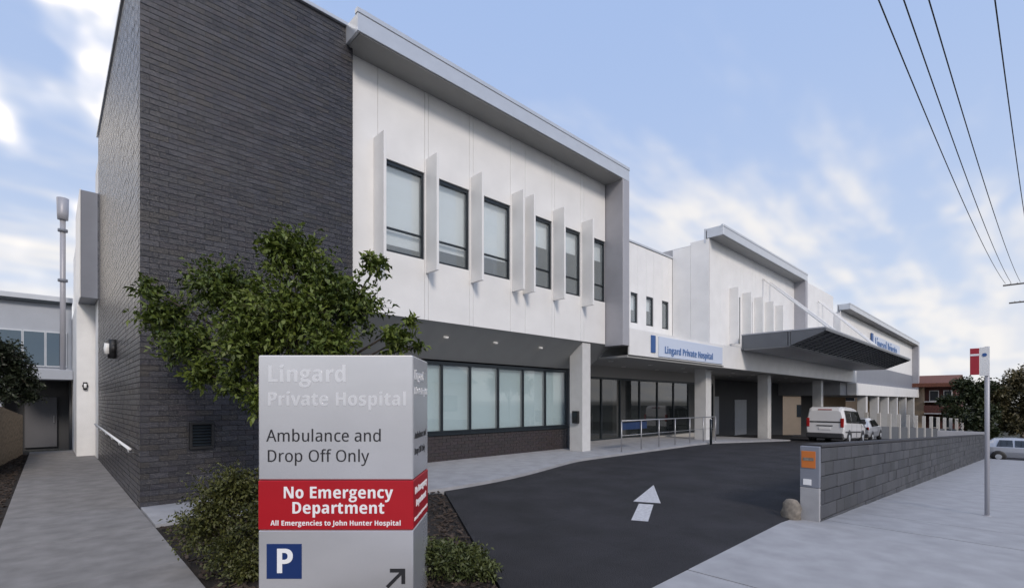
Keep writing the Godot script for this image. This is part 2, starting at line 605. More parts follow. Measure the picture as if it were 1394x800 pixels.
# ------------------------------------------------------------------ windows and cladding
func window(hos: Node3D, a0: float, a1: float, y0: float, y1: float, b: float, blind_to: float, mullions := [], blind_mat: Material = null, pane_mat: Material = null) -> void:
	# frame set back 60 mm in its opening; blind hangs behind the pane
	var st := new_st()
	var f := 0.055
	bx(st, a0 + f, a1 - f, y1 - 0.085, y1, b + 0.02, b + 0.12)
	bx(st, a0 + f, a1 - f, y0, y0 + f, b + 0.02, b + 0.12)
	bx(st, a0, a0 + f, y0, y1, b + 0.02, b + 0.12)
	bx(st, a1 - f, a1, y0, y1, b + 0.02, b + 0.12)
	for m in mullions:
		bx(st, m - 0.03, m + 0.03, y0 + f, y1 - 0.085, b + 0.018, b + 0.118)
	var fr := commit(st, "window", M.slate_frame, hos)
	var edges := [a0 + f]
	for m in mullions:
		edges.append(m - 0.03)
		edges.append(m + 0.03)
	edges.append(a1 - f)
	for i in range(0, edges.size(), 2):
		st = new_st()
		bx(st, edges[i], edges[i + 1], y0 + f, y1 - 0.085, b + 0.06, b + 0.068)
		commit(st, "pane", pane_mat if pane_mat else M.glazing, fr)
	if blind_to < y1 - 0.1:
		st = new_st()
		bx(st, a0 + 0.02, a1 - 0.02, blind_to, y1 - 0.05, b + 0.16, b + 0.165)
		commit(st, "blind", blind_mat if blind_mat else M.blind, fr)

func clad(parent: Node3D, a0: float, a1: float, y0: float, y1: float, b: float, m: Material, holes := [], pitch := 1.1) -> void:
	# vertical sheets butted with open joints; holes = [[a0, a1, y0, y1], ...]
	var cuts := [a0, a1]
	for h in holes:
		cuts.append(h[0]); cuts.append(h[1])
	cuts.sort()
	var fine := []
	for i in cuts.size() - 1:
		var n := maxi(1, roundi((cuts[i + 1] - cuts[i]) / pitch))
		for k in n:
			fine.append(lerpf(cuts[i], cuts[i + 1], float(k) / n))
	fine.append(a1)
	for i in fine.size() - 1:
		var x0: float = fine[i]
		var x1: float = fine[i + 1]
		if x1 - x0 < 0.02:
			continue
		var spans := [[y0, y1]]
		for h in holes:
			if x0 + 0.01 >= h[0] and x1 - 0.01 <= h[1]:
				spans = [[y0, h[2]], [h[3], y1]]
		for s in spans:
			var st := new_st()
			bx(st, x0 + 0.004, x1 - 0.004, s[0], s[1], b, b + 0.04, 0.002)
			commit(st, "cladding_panel", m, parent)

func wall_with_holes(st: SurfaceTool, a0: float, a1: float, y0: float, y1: float, b0: float, b1: float, holes: Array) -> void:
	var x := a0
	for h in holes:
		bx(st, x, h[0], y0, y1, b0, b1)
		bx(st, h[0], h[1], y0, h[2], b0, b1)
		bx(st, h[0], h[1], h[3], y1, b0, b1)
		x = h[1]
	bx(st, x, a1, y0, y1, b0, b1)

func frame_roof(hos: Node3D, a0: float, a1: float, y1: float, low: float, back: float, fin: float) -> void:
	# projecting silver hood over a white wall: fascia, gutter lip, soffit and an end fin
	var st := new_st()
	bx(st, a0, a1, y1 - 0.44, y1 - 0.1, 8.6, 8.66, 0.006)
	bx(st, a0 - 0.01, a1 + 0.01, y1 - 0.1, y1, 8.585, 8.7, 0.008)
	bx(st, a0, a0 + 0.06, y1 - 0.44, y1 - 0.1, 8.66, 9.3, 0.004)
	commit(st, "roof_fascia", M.silver, hos)
	st = new_st()
	bx(st, a0 + 0.06, a1 - fin, y1 - 0.46, y1 - 0.42, 8.63, 9.29)
	commit(st, "hood_soffit", M.soffit, hos)
	st = new_st()
	bx(st, a0 + 0.06, a1, y1 - 0.09, y1 - 0.02, 8.7, 9.34)
	bx(st, a0, a1, y1 - 0.62, y1 - 0.02, 9.34, 9.42)
	bx(st, a0 + 0.1, a1, y1 - 0.62, y1 - 0.55, 9.42, back)
	commit(st, "roof", M.silver, hos)
	st = new_st()
	bx(st, a1 - fin, a1, low, y1 - 0.44, 8.6, 9.3, 0.008)
	commit(st, "end_fin", M.fin_grey, hos)

func column(hos: Node3D, a: float, b: float, y0: float, y1: float, w := 0.4, d := 0.52) -> void:
	var st := new_st()
	bx(st, a, a + w, y0 - 0.2, y1, b, b + d, 0.012)
	commit(st, "column", M.column_paint, hos)

func text(parent: Node3D, words: String, size: float, m: Material, at: Transform3D, bold := true, depth := 0.004, align := HORIZONTAL_ALIGNMENT_LEFT) -> MeshInstance3D:
	var t := TextMesh.new()
	var f := SystemFont.new()
	f.font_names = PackedStringArray(["Droid Sans"])
	f.font_weight = 700 if bold else 400
	t.font = f
	t.text = words
	t.font_size = 64
	t.pixel_size = size / 64.0
	t.depth = depth
	t.horizontal_alignment = align
	t.material = m
	var o := MeshInstance3D.new()
	o.mesh = t
	o.name = "lettering"
	parent.add_child(o, true)
	var base: Vector3 = parent.get_meta("base_at") if parent.has_meta("base_at") else Vector3.ZERO
	o.transform = Transform3D(at.basis, at.origin - base)
	return o

# ------------------------------------------------------------------ the hospital
func make_hospital() -> void:
	var hos := thing("hospital_building", "long white two-storey hospital with a dark brick corner block and projecting silver roof hoods", "building", P(13, 0, 10))
	var st: SurfaceTool
	make_brick_tower(hos)
	# --- first block: white upper wall under a silver hood
	var wins := [[4.95, 6.1, 4.77, 6.72], [6.2, 7.38, 4.77, 6.72], [7.5, 8.75, 4.77, 6.72], [9.3, 10.38, 4.77, 6.72], [10.5, 11.68, 4.77, 6.72], [11.85, 12.95, 4.77, 6.72]]
	st = new_st()
	wall_with_holes(st, 4.33, 12.97, 3.46, 8.56, 9.29, 9.42, wins)
	var uw := commit(st, "upper_wall", M.joint, hos)
	clad(uw, 4.335, 12.965, 3.43, 8.54, 9.25, M.white_clad, wins, 1.2)
	frame_roof(hos, 4.19, 13.34, 9.0, 3.36, 15.2, 0.36)
	var blind_low := [4.98, 5.12, 5.25, 5.95, 6.05, 6.1]
	for i in 6:
		var w: Array = wins[i]
		window(hos, w[0], w[1], w[2], w[3], 9.27, blind_low[i])
		# sash rail and lower, tinted light
		st = new_st()
		bx(st, w[0] + 0.055, w[1] - 0.055, 5.28, 5.31, 9.3, 9.37)
		commit(st, "sash_rail", M.slate_frame, hos)
	for a in [4.85, 6.13, 7.42, 8.8, 9.2, 10.42, 11.73]:
		st = new_st()
		bx(st, a, a + 0.065, 4.47, 7.04, 8.82, 9.248, 0.006)
		commit(st, "sun_blade", M.white_clad, hos)
	st = new_st()      # upper floor lining: floor slab, ceiling, back and ends
	bx(st, 4.33, 13.3, 3.3, 3.44, 9.45, 15.0)
	bx(st, 4.33, 13.3, 7.6, 7.7, 9.45, 15.0)
	bx(st, 4.33, 13.3, 3.44, 8.5, 15.0, 15.15)
	bx(st, 4.34, 4.44, 3.44, 7.6, 9.45, 15.0)
	bx(st, 13.2, 13.3, 3.44, 8.4, 9.45, 15.0)
	commit(st, "upper_room", M.room, hos)
	# sloping soffit over the footpath
	st = new_st()
	prism(st, [P(4.33, 3.43, 9.27), P(4.33, 2.66, 10.28), P(4.33, 2.74, 10.28), P(4.33, 3.5, 9.42)], Vector3(8.97, 0, 0))
	var sof := commit(st, "soffit", M.soffit, hos)
	for q in [[6.95, 9.62], [8.55, 9.62], [10.3, 9.62]]:
		var yy := lerpf(3.43, 2.66, (q[1] - 9.27) / 1.01)
		var nrm := Vector3(0, -1.01, -0.77).normalized()
		var p := P(q[0], yy, q[1])
		st = new_st()
		tube(st, [p - nrm * 0.01, p + nrm * 0.012], 0.075, 0.075, 14)
		var ring := commit(st, "downlight", M.lamp_white, sof)
		st = new_st()
		tube(st, [p + nrm * 0.0125, p + nrm * 0.016], 0.058, 0.058, 14)
		commit(st, "light_disc", M.downlight_glow, ring)
		var sp := SpotLight3D.new()
		sp.name = "downlight_lamp"
		sp.light_energy = 0.35
		sp.light_color = Color(1.0, 0.93, 0.82)
		sp.spot_angle = 55.0
		sp.spot_range = 12.0
		sp.spot_attenuation = 2.0
		sp.light_size = 0.05
		sp.shadow_enabled = true
		add_child(sp)
		sp.position = p + nrm * 0.03
		sp.rotation_degrees.x = -90.0
	# ground floor window band over a dark brick base
	var gl := [4.5, 5.45, 6.38, 7.32, 8.25, 9.27, 10.27, 11.25, 12.3]
	st = new_st()
	bx(st, 4.34, 12.35, -0.1, 0.72, 10.3, 10.45)
	var dado := commit(st, "base_wall", M.mortar, hos)
	var dn := 0
	var dcols := []
	for i in 6:
		var v := rng.randf_range(0.8, 1.3)
		dcols.append(Color(0.052 * v, 0.042 * v, 0.043 * v))
	var dmesh := []
	for c in dcols:
		dmesh.append(brick_mesh(0.23, 0.076, 0.06, c))
	var drest := new_st()
	for k in 8:
		var a := 4.34 - (0.12 if k % 2 else 0.0)
		while a < 12.2:
			var x0 := maxf(a, 4.34)
			if x0 == a and a > 5.6 and dn < 240:
				var o := put(dmesh[rng.randi() % 6], "brick", dado)
				o.position = P(a, 0.03 + k * 0.086, 10.288)
				dn += 1
			else:
				drest.set_color(dcols[rng.randi() % 6])
				bx(drest, x0, a + 0.23, 0.03 + k * 0.086, 0.106 + k * 0.086, 10.288, 10.34)
			a += 0.24
	var dr := commit(drest, "brickwork", M.brick, dado)
	dr.set_meta("kind", "stuff")
	st = new_st()
	bx(st, 4.34, 12.35, 0.722, 0.78, 10.24, 10.44, 0.004)
	commit(st, "window_sill", M.slate_frame, hos)
	window(hos, 4.36, 12.3, 0.785, 2.62, 10.27, 0.8, gl.slice(1, 8), M.film)
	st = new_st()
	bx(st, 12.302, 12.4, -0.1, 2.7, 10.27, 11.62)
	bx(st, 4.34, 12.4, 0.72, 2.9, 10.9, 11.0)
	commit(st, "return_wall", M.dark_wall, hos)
	# --- columns
	for q in [[11.85, 9.3, 3.4, 0.4], [20.3, 9.3, 3.05, 0.5], [27.6, 9.3, 3.05, 0.5], [37.5, 9.3, 3.05, 0.5]]:
		column(hos, q[0], q[1], drive_y(q[0]), q[2], q[3], 0.52)
	for a in [47.9, 52.6, 57.2, 62.0, 67.4, 73.0]:
		column(hos, a, 8.72, drive_y(a), 2.06, 0.62, 0.6)
	# --- link between the blocks: set-back wall, low roof with a fascia and its sign
	var slots := [[17.0, 17.52, 4.79, 6.02], [18.18, 18.76, 4.79, 6.02], [19.48, 20.06, 4.79, 6.02]]
	st = new_st()
	wall_with_holes(st, 13.3, 20.4, 3.9, 8.02, 10.94, 11.07, slots)
	var lw := commit(st, "link_wall", M.joint, hos)
	clad(lw, 13.3, 20.39, 3.96, 8.0, 10.9, M.white_clad, slots, 1.15)
	for i in 3:
		var w: Array = slots[i]
		window(hos, w[0], w[1], w[2], w[3], 10.92, [5.35, 5.45, 5.9][i])
	st = new_st()
	bx(st, 13.3, 20.4, 8.02, 8.1, 10.86, 15.0, 0.006)
	commit(st, "parapet_cap", M.silver, hos)
	st = new_st()
	bx(st, 13.3, 26.0, 3.9, 7.9, 14.8, 15.0)
	bx(st, 20.3, 20.4, 3.9, 7.9, 11.07, 14.8)
	commit(st, "back_wall", M.room, hos)
	st = new_st()
	bx(st, 13.345, 20.4, 3.08, 3.93, 8.6, 8.66, 0.004)
	commit(st, "link_fascia", M.white_clad, hos)
	st = new_st()
	bx(st, 13.3, 20.4, 3.86, 3.92, 8.66, 15.0)
	commit(st, "low_roof", M.silver, hos)
	st = new_st()
	bx(st, 15.1, 20.2, 3.13, 3.82, 8.56, 8.596, 0.004)
	var fs := commit(st, "name_panel", M.blue_panel, hos)
	text(fs, "Lingard Private Hospital", 0.33, M.fascia_ink, Transform3D(Basis(), P(15.45, 3.38, 8.548)), true, 0.01)
	st = new_st()
	bx(st, 14.62, 14.9, 3.24, 3.82, 8.57, 8.596, 0.004)
	commit(st, "blue_emblem", M.blue_ink, hos)
	# --- ceiling over footpath and set-down area
	st = new_st()
	bx(st, 13.3, 44.0, 3.0, 3.07, 8.66, 16.0)
	commit(st, "undercroft_ceiling", M.soffit, hos)
	for b in [9.9, 11.1]:
		var a := 14.2
		while a < 43.0:
			st = new_st()
			tube(st, [P(a, 3.0, b), P(a, 2.985, b)], 0.09, 0.09, 12)
			commit(st, "ceiling_fitting", M.lamp_white, hos)
			a += 2.6
	# --- reception glazing
	var rm := [13.5, 14.6, 15.9, 17.2, 18.7, 20.2, 21.7, 23.2, 24.7]
	window(hos, 12.4, 26.0, 0.06, 2.56, 11.5, 3.0, rm, null, M.tinted_glazing)
	st = new_st()
	bx(st, 12.4, 26.0, 2.56, 3.0, 11.5, 11.62)
	bx(st, 26.0, 26.15, -0.6, 3.0, 11.5, 16.0)
	bx(st, 12.4, 26.0, -0.4, 3.0, 16.0, 16.15)
	bx(st, 12.4, 12.5, -0.1, 3.0, 11.63, 16.0)
	commit(st, "reception_walls", M.room, hos)
	st = new_st()
	bx(st, 12.4, 26.0, -0.5, 0.03, 11.62, 16.0)
	commit(st, "reception_floor", M.room, hos)
	st = new_st()
	bx(st, 13.1, 16.6, 0.03, 2.9, 13.2, 13.3)
	commit(st, "reception_partition", M.room_green, hos)
	st = new_st()
	bx(st, 18.9, 19.4, 0.03, 3.0, 12.6, 13.1, 0.02)
	commit(st, "inner_column", M.column_paint, hos)
	st = new_st()
	bx(st, 20.9, 23.4, 0.03, 1.05, 14.0, 14.7, 0.02)
	bx(st, 20.8, 23.5, 1.05, 1.1, 13.9, 14.8, 0.01)
	commit(st, "reception_desk", M.room, hos)
	for q in [[14.5, 12.5], [15.8, 12.5]]:
		st = new_st()
		bx(st, q[0], q[0] + 0.45, 2.955, 2.995, q[1], q[1] + 0.45)
		commit(st, "ceiling_light", M.downlight_glow, hos)
		var al := AreaLight3D.new()
		al.name = "ceiling_light_lamp"
		al.area_size = Vector2(0.45, 0.45)
		al.light_energy = 0.6
		al.light_color = Color(1.0, 0.94, 0.84)
		al.shadow_enabled = true
		add_child(al)
		al.position = P(q[0] + 0.225, 2.94, q[1] + 0.225)
		al.rotation_degrees.x = -90.0
	# --- second block
	var w2 := [[22.6, 23.7, 4.3, 6.5], [24.1, 25.2, 4.3, 6.5], [25.6, 26.7, 4.3, 6.5], [27.1, 28.2, 4.3, 6.5]]
	st = new_st()
	wall_with_holes(st, 20.45, 31.58, 3.0, 8.56, 9.24, 9.36, w2)
	var bw := commit(st, "block_wall", M.joint, hos)
	clad(bw, 20.42, 31.56, 3.98, 8.54, 9.2, M.white_clad, w2, 1.25)
	frame_roof(hos, 20.36, 31.94, 9.0, 3.95, 15.0, 0.38)
	st = new_st()
	bx(st, 20.4, 20.447, 3.93, 8.42, 9.3, 14.9)
	var sw := commit(st, "block_side_wall", M.joint, hos)
	for k in 2:
		st = new_st()
		bx(st, 20.375, 20.398, 3.94, 8.4 + 0.14 * (1 - k), 9.2 + k * 0.84 + 0.004, 9.2 + (k + 1) * 0.84 - 0.004)
		commit(st, "cladding_panel", M.white_clad, sw)
	for w in w2:
		window(hos, w[0], w[1], w[2], w[3], 9.22, 4.9)
	for a in [22.45, 23.95, 25.45, 26.95, 28.4]:
		st = new_st()
		bx(st, a, a + 0.08, 4.2, 6.75, 8.8, 9.198, 0.006)
		commit(st, "sun_blade", M.white_clad, hos)
	st = new_st()
	bx(st, 20.405, 44.0, 3.0, 3.96, 8.6, 8.66, 0.004)
	var bf := commit(st, "beam_fascia", M.white_clad, hos)
	st = new_st()
	bx(st, 20.405, 44.0, 3.9, 3.95, 8.66, 9.2)
	commit(st, "ledge", M.white_clad, bf)
	st = new_st()
	bx(st, 20.5, 31.5, 3.1, 3.2, 9.4, 14.9)
	bx(st, 20.5, 44.0, 3.2, 8.4, 14.9, 15.0)
	bx(st, 31.4, 31.5, 3.2, 8.4, 9.4, 14.9)
	commit(st, "block_room", M.room, hos)
	# --- wall between second and third block
	st = new_st()
	bx(st, 31.95, 38.6, 3.95, 8.72, 8.9, 14.9)
	bx(st, 38.6, 44.0, 3.95, 7.3, 10.9, 14.9)
	var mw := commit(st, "middle_wall", M.joint, hos)
	clad(mw, 31.96, 38.6, 3.97, 8.7, 8.855, M.white_clad, [], 1.1)
	clad(mw, 38.6, 42.0, 3.97, 7.28, 10.855, M.white_clad, [], 1.1)
	# --- third block, standing on columns over falling ground
	st = new_st()
	bx(st, 42.15, 76.2, 2.06, 8.12, 9.24, 15.0)
	bx(st, 42.15, 75.7, 8.12, 8.28, 9.24, 9.33)
	var tw := commit(st, "far_wall", M.joint, hos)
	clad(tw, 42.14, 76.18, 4.7, 8.26, 9.2, M.white_clad, [], 1.9)
	clad(tw, 42.14, 76.18, 3.0, 4.69, 9.18, M.cladding_grey, [], 0.55)
	st = new_st()
	bx(st, 44.02, 76.2, 2.06, 2.98, 8.6, 9.2, 0.006)
	commit(st, "far_beam", M.white_clad, hos)
	frame_roof(hos, 42.1, 76.6, 8.74, 2.5, 15.0, 0.9)
	for k in 4:
		st = new_st()
		bx(st, 42.115, 42.138, 3.97, 8.1, 9.2 + k * 0.42 + 0.004, 9.2 + (k + 1) * 0.42 - 0.004)
		commit(st, "cladding_panel", M.white_clad, tw)
	st = new_st()
	bx(st, 53.0, 66.5, 6.0, 7.5, 9.1, 9.16, 0.01)
	var np := commit(st, "name_panel", M.blue_panel, hos)
	text(np, "Lingard Private", 1.5, M.fascia_ink, Transform3D(Basis(), P(53.6, 6.75, 9.08)), true, 0.02)
	st = new_st()
	bx(st, 52.2, 52.9, 5.95, 7.6, 9.08, 9.16, 0.01)
	commit(st, "blue_emblem", M.blue_ink, hos)
	# --- undercroft walls
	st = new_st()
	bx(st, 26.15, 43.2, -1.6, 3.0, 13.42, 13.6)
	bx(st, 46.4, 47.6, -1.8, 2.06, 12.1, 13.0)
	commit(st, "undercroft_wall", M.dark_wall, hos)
	for q in [[29.0, 31.0], [33.5, 35.5]]:
		st = new_st()
		bx(st, q[0], q[1], drive_y(q[0]), drive_y(q[0]) + 2.4, 13.36, 13.416, 0.005)
		commit(st, "roller_door", M.canopy_light, hos)
	make_canopy(hos)
	# --- back wing beside the side path: pier, projecting window box, upper wall
	st = new_st()
	bx(st, 0.57, 3.9, -0.1, 4.46, 19.0, 23.0, 0.01)
	commit(st, "white_pier", M.white_paint, hos)
	st = new_st()
	bx(st, 0.985, 4.3, 0.0, 8.3, 17.665, 18.9)
	bx(st, 0.80, 4.3, 4.47, 8.1, 20.6, 30.0)
	commit(st, "rear_wall", M.white_paint, hos)
	st = new_st()
	bx(st, 0.62, 0.983, 4.45, 7.4, 17.8, 20.6, 0.012)
	var bb := commit(st, "window_box", M.cladding_grey, hos)
	st = new_st()
	bx(st, 0.6, 0.618, 4.45, 7.42, 17.8, 20.6)
	commit(st, "side_sheet", M.white_clad, bb)

func make_canopy(hos: Node3D) -> void:
	# steel set-down canopy: flat top, deep root, louvred underside rising to a thin street edge
	var a0 := 22.2
	var a1 := 43.2
	var st := new_st()
	bx(st, a0, a1, 4.5, 4.56, 5.33, 8.58, 0.006)
	var can := commit(st, "entrance_canopy", M.canopy_light, hos)
	st = new_st()
	for b in [5.33, 6.62, 8.5]:
		bx(st, a0, a1, 4.4 if b < 6.0 else 3.88, 4.5, b, b + 0.07, 0.004)
	commit(st, "edge_beam", M.canopy_dark, can)
	st = new_st()
	bx(st, a0 + 0.04, a1 - 0.04, 3.86, 3.9, 6.69, 8.5)
	commit(st, "flat_underside", M.canopy_light, can)
	st = new_st()
	prism(st, [P(a0 + 0.05, 4.47, 5.4), P(a0 + 0.05, 4.04, 6.62), P(a0 + 0.05, 4.07, 6.62), P(a0 + 0.05, 4.49, 5.4)], Vector3(a1 - a0 - 0.1, 0, 0))
	commit(st, "sloping_underside", M.canopy_light, can)
	for i in 26:      # ribs under the slope
		var a := a0 + 0.02 + (a1 - a0 - 0.1) * i / 25.0
		st = new_st()
		prism(st, [P(a, 4.38, 5.4), P(a, 3.9, 6.62), P(a, 3.98, 6.62), P(a, 4.46, 5.4)], Vector3(0.06, 0, 0))
		commit(st, "rib", M.canopy_dark, can)
	for i in 9:       # louvre blades along the canopy
		var f := (i + 0.5) / 9.0
		var y := lerpf(4.41, 3.93, f)
		var b := lerpf(5.42, 6.6, f)
		st = new_st()
		prism(st, [P(a0 + 0.08, y, b), P(a0 + 0.08, y + 0.03, b + 0.1), P(a0 + 0.08, y + 0.045, b + 0.1), P(a0 + 0.08, y + 0.015, b)], Vector3(a1 - a0 - 0.16, 0, 0))
		commit(st, "louvre_blade", M.canopy_light, can)
	# closed end cheeks, with a seam between root and sloping tip
	for a in [a0, a1 - 0.04]:
		st = new_st()
		prism(st, [P(a, 3.9, 6.72), P(a, 3.9, 8.49), P(a, 4.49, 8.49), P(a, 4.49, 6.72)], Vector3(0.035, 0, 0))
		commit(st, "end_cheek", M.canopy_dark, can)
		st = new_st()
		prism(st, [P(a, 4.37, 5.41), P(a, 3.92, 6.6), P(a, 4.49, 6.6), P(a, 4.49, 5.41)], Vector3(0.035, 0, 0))
		commit(st, "end_cheek", M.canopy_dark, can)
	# tie rods back to the wall
	for a in [26.6, 27.6]:
		st = new_st()
		tube(st, [P(a, 7.9, 9.2), P(a - 1.6, 4.55, 5.6)], 0.045)
		commit(st, "tie_rod", M.white_paint, can)
	for a in [35.0, 36.0]:
		st = new_st()
		tube(st, [P(a, 7.9, 8.85), P(a - 1.0, 4.55, 5.6)], 0.045)
		commit(st, "tie_rod", M.white_paint, can)

# ------------------------------------------------------------------ pylon sign
func make_pylon() -> void:
	var s := Node3D.new()
	s.name = "pylon_sign"
	add_child(s)
	var xx := Vector3(0.83, 0, 0.79).normalized()
	s.transform = Transform3D(Basis(xx, Vector3.UP, xx.cross(Vector3.UP)), P(1.12, 0.0, 3.9))
	tag(s, "silver pylon sign with a red No Emergency Department band in the garden bed", "sign")
	var w := 1.146
	var d := 0.62
	var st := new_st()
	box(st, Vector3(0.012, -0.05, -d + 0.012), Vector3(w - 0.012, 1.93, -0.012))
	commit(st, "frame", M.slate_frame, s)
	for q in [[1.018, 1.94, "header_panel"], [0.0, 0.645, "lower_panel"]]:
		st = new_st()
		box(st, Vector3(0, q[0], -d), Vector3(w, q[1], 0), 0.008)
		commit(st, q[2], M.brushed, s)
	st = new_st()
	box(st, Vector3(-0.002, 0.649, -d - 0.002), Vector3(w + 0.002, 1.014, 0.002), 0.006)
	var band := commit(st, "red_band", M.sign_red, s)
	var I := Basis()
	var C := HORIZONTAL_ALIGNMENT_CENTER
	text(s, "Lingard", 0.165, M.pale_ink, Transform3D(I, Vector3(0.06, 1.8, 0.001)))
	text(s, "Private Hospital", 0.135, M.pale_ink, Transform3D(I, Vector3(0.06, 1.615, 0.001)))
	text(s, "Ambulance and", 0.122, M.ink, Transform3D(I, Vector3(0.06, 1.345, 0.001)), false)
	text(s, "Drop Off Only", 0.122, M.ink, Transform3D(I, Vector3(0.06, 1.195, 0.001)), false)
	text(band, "No Emergency", 0.118, M.white_ink, Transform3D(I, Vector3(0.59, 0.925, 0.003)), true, 0.004, C)
	text(band, "Department", 0.118, M.white_ink, Transform3D(I, Vector3(0.59, 0.812, 0.003)), true, 0.004, C)
	text(band, "All Emergencies to John Hunter Hospital", 0.05, M.white_ink, Transform3D(I, Vector3(0.575, 0.7, 0.003)), true, 0.004, C)
	var R := Basis(Vector3(0, 0, -1), Vector3.UP, Vector3(1, 0, 0))
	text(s, "Lingard", 0.1, M.pale_ink, Transform3D(R, Vector3(w + 0.001, 1.8, -0.05)))
	text(s, "Private Hospital", 0.07, M.pale_ink, Transform3D(R, Vector3(w + 0.001, 1.68, -0.05)))
	text(s, "Ambulance and", 0.068, M.ink, Transform3D(R, Vector3(w + 0.001, 1.34, -0.05)), false)
	text(s, "Drop Off Only", 0.068, M.ink, Transform3D(R, Vector3(w + 0.001, 1.22, -0.05)), false)
	text(band, "No Emergency", 0.072, M.white_ink, Transform3D(R, Vector3(w + 0.003, 0.925, -d / 2)), true, 0.004, C)
	text(band, "Department", 0.072, M.white_ink, Transform3D(R, Vector3(w + 0.003, 0.825, -d / 2)), true, 0.004, C)
	text(band, "All Emergencies to John Hunter Hospital", 0.028, M.white_ink, Transform3D(R, Vector3(w + 0.003, 0.715, -d / 2)), true, 0.004, C)
	st = new_st()
	box(st, Vector3(0.062, 0.288, -0.001), Vector3(0.322, 0.546, 0.003), 0.001)
	var pk := commit(st, "parking_symbol", M.sign_blue, s)
	text(pk, "P", 0.25, M.white_ink, Transform3D(I, Vector3(0.192, 0.418, 0.004)), true, 0.004, C)
	st = new_st()
	var z := 0.0015
	var ar := [[0.945, 0.235], [1.045, 0.335], [0.975, 0.335], [0.975, 0.363], [1.088, 0.363], [1.088, 0.25], [1.06, 0.25], [1.06, 0.316], [0.963, 0.217]]
	var pts := []
	for q in ar:
		pts.append(Vector3(q[0], q[1], -0.001))
	prism(st, pts, Vector3(0, 0, 0.004))
	commit(st, "arrow", M.ink, s)

# ------------------------------------------------------------------ low block wall by the footpath
func make_low_wall() -> void:
	var w := thing("block_wall", "low grey block wall between the driveway and the street footpath", "wall", P(7.6, 0, 1.9))
	var slope := (-0.44 - 0.97) / 33.3
	var dir := Vector3(33.3, -1.41, 0.32).normalized()
	var length := 33.36
	var nz := Vector3(0.0096, 0, 1).normalized() * -1.0
	# core
	var st := new_st()
	var c0 := P(7.61, 0, 1.905)
	var c1 := P(40.9, 0, 1.585)
	var back := Vector3(0, 0, -0.2)
	prism(st, [c0 + Vector3(0, -0.3, 0), c1 + Vector3(0, -2.2, 0), c1 + Vector3(0, -0.455, 0), c0 + Vector3(0, 0.955, 0)], back)
	commit(st, "wall_core", M.wall_mortar, w)
	var cols := []
	for i in 6:
		var v := rng.randf_range(0.68, 1.4)
		cols.append(Color(0.076 * v, 0.079 * v, 0.09 * v))
	var meshes := []
	for c in cols:
		var s2 := new_st()
		s2.set_color(c)
		box(s2, Vector3(0, 0, -0.1), Vector3(0.39, 0.184, 0), 0.006)
		s2.generate_normals()
		var me := s2.commit()
		me.surface_set_material(0, M.block)
		meshes.append(me)
	var up := Vector3(-dir.y, dir.x, 0).normalized()
	var bs := Basis(dir, up, dir.cross(up))
	var rest := new_st()
	var n := 0
	var start := P(7.6, 0.97, 1.89)
	for i in 84:
		for k in 8:
			var along := i * 0.4 + (0.2 if k % 2 else 0.0)
			if k % 2 == 1 and i == 83:
				continue
			var o: Vector3 = start + dir * along + up * (-0.194 * (k + 1))
			if o.y + 0.19 < walk_y(o.x) - 0.02:
				continue
			o += bs.z * (0.004 + rng.randf_range(0.0, 0.014))
			var ci := rng.randi() % 6
			if n < 300:
				var m := put(meshes[ci], "block", w)
				m.transform = Transform3D(bs, o - (w.get_meta("base_at") as Vector3))
				n += 1
			else:
				rest.set_color(cols[ci])
				var q := [o, o + dir * 0.39, o + dir * 0.39 + up * 0.184, o + up * 0.184]
				prism(rest, q, bs.z * -0.1)
	for k in [1, 3, 5]:      # half blocks closing the near end
		rest.set_color(cols[k % 6])
		var o: Vector3 = start + up * (-0.194 * (k + 1)) + bs.z * 0.005
		prism(rest, [o, o + dir * 0.19, o + dir * 0.19 + up * 0.184, o + up * 0.184], bs.z * -0.1)
	var r := commit(rest, "blockwork", M.block, w)
	r.set_meta("kind", "stuff")
	st = new_st()
	var t0 := start + up * 0.003 + bs.z * 0.012
	prism(st, [t0, t0 + dir * length, t0 + dir * length + up * 0.035, t0 + up * 0.035], bs.z * -0.235)
	commit(st, "coping", M.wall_mortar, w)
	# end pier with its warning plates
	st = new_st()
	bx(st, 7.52, 7.598, -0.2, 0.42, 1.885, 2.12, 0.006)
	commit(st, "pier_base", M.concrete, w)
	st = new_st()
	bx(st, 7.52, 7.598, 0.424, 0.985, 1.885, 2.12, 0.006)
	commit(st, "pier_top", M.cladding_grey, w)
	st = new_st()
	bx(st, 7.51, 7.5195, 0.69, 0.92, 1.93, 2.1, 0.002)
	var pl := commit(st, "orange_plate", M.orange, w)
	st = new_st()
	bx(st, 7.506, 7.5095, 0.79, 0.83, 1.95, 2.08)
	commit(st, "pale_stripe", M.sandstone, pl)
	st = new_st()
	bx(st, 7.51, 7.5195, 0.455, 0.535, 1.98, 2.08, 0.002)
	commit(st, "white_plate", M.white_ink, w)
	# rough stone standing at the foot of the pier
	st = new_st(true)
	var rings := []
	for j in 6:
		var ring := []
		for k in 10:
			var an := TAU * k / 10
			var rr: float = [0.115, 0.125, 0.12, 0.1, 0.07, 0.015][j] * rng.randf_range(0.86, 1.14)
			ring.append(P(7.43 + cos(an) * rr * 0.8, [-0.05, 0.05, 0.13, 0.19, 0.24, 0.255][j], 2.2 + sin(an) * rr))
		rings.append(ring)
	for j in 5:
		for k in 10:
			var q := [rings[j][k], rings[j][(k + 1) % 10], rings[j + 1][(k + 1) % 10], rings[j + 1][k]]
			face(st, q, (q[0] + q[2]) / 2.0 - P(7.43, 0.1, 2.2))
	var stone := commit(st, "rough_stone", M.sandstone)
	tag(stone, "small pale rough stone at the foot of the wall end on the asphalt", "stone")

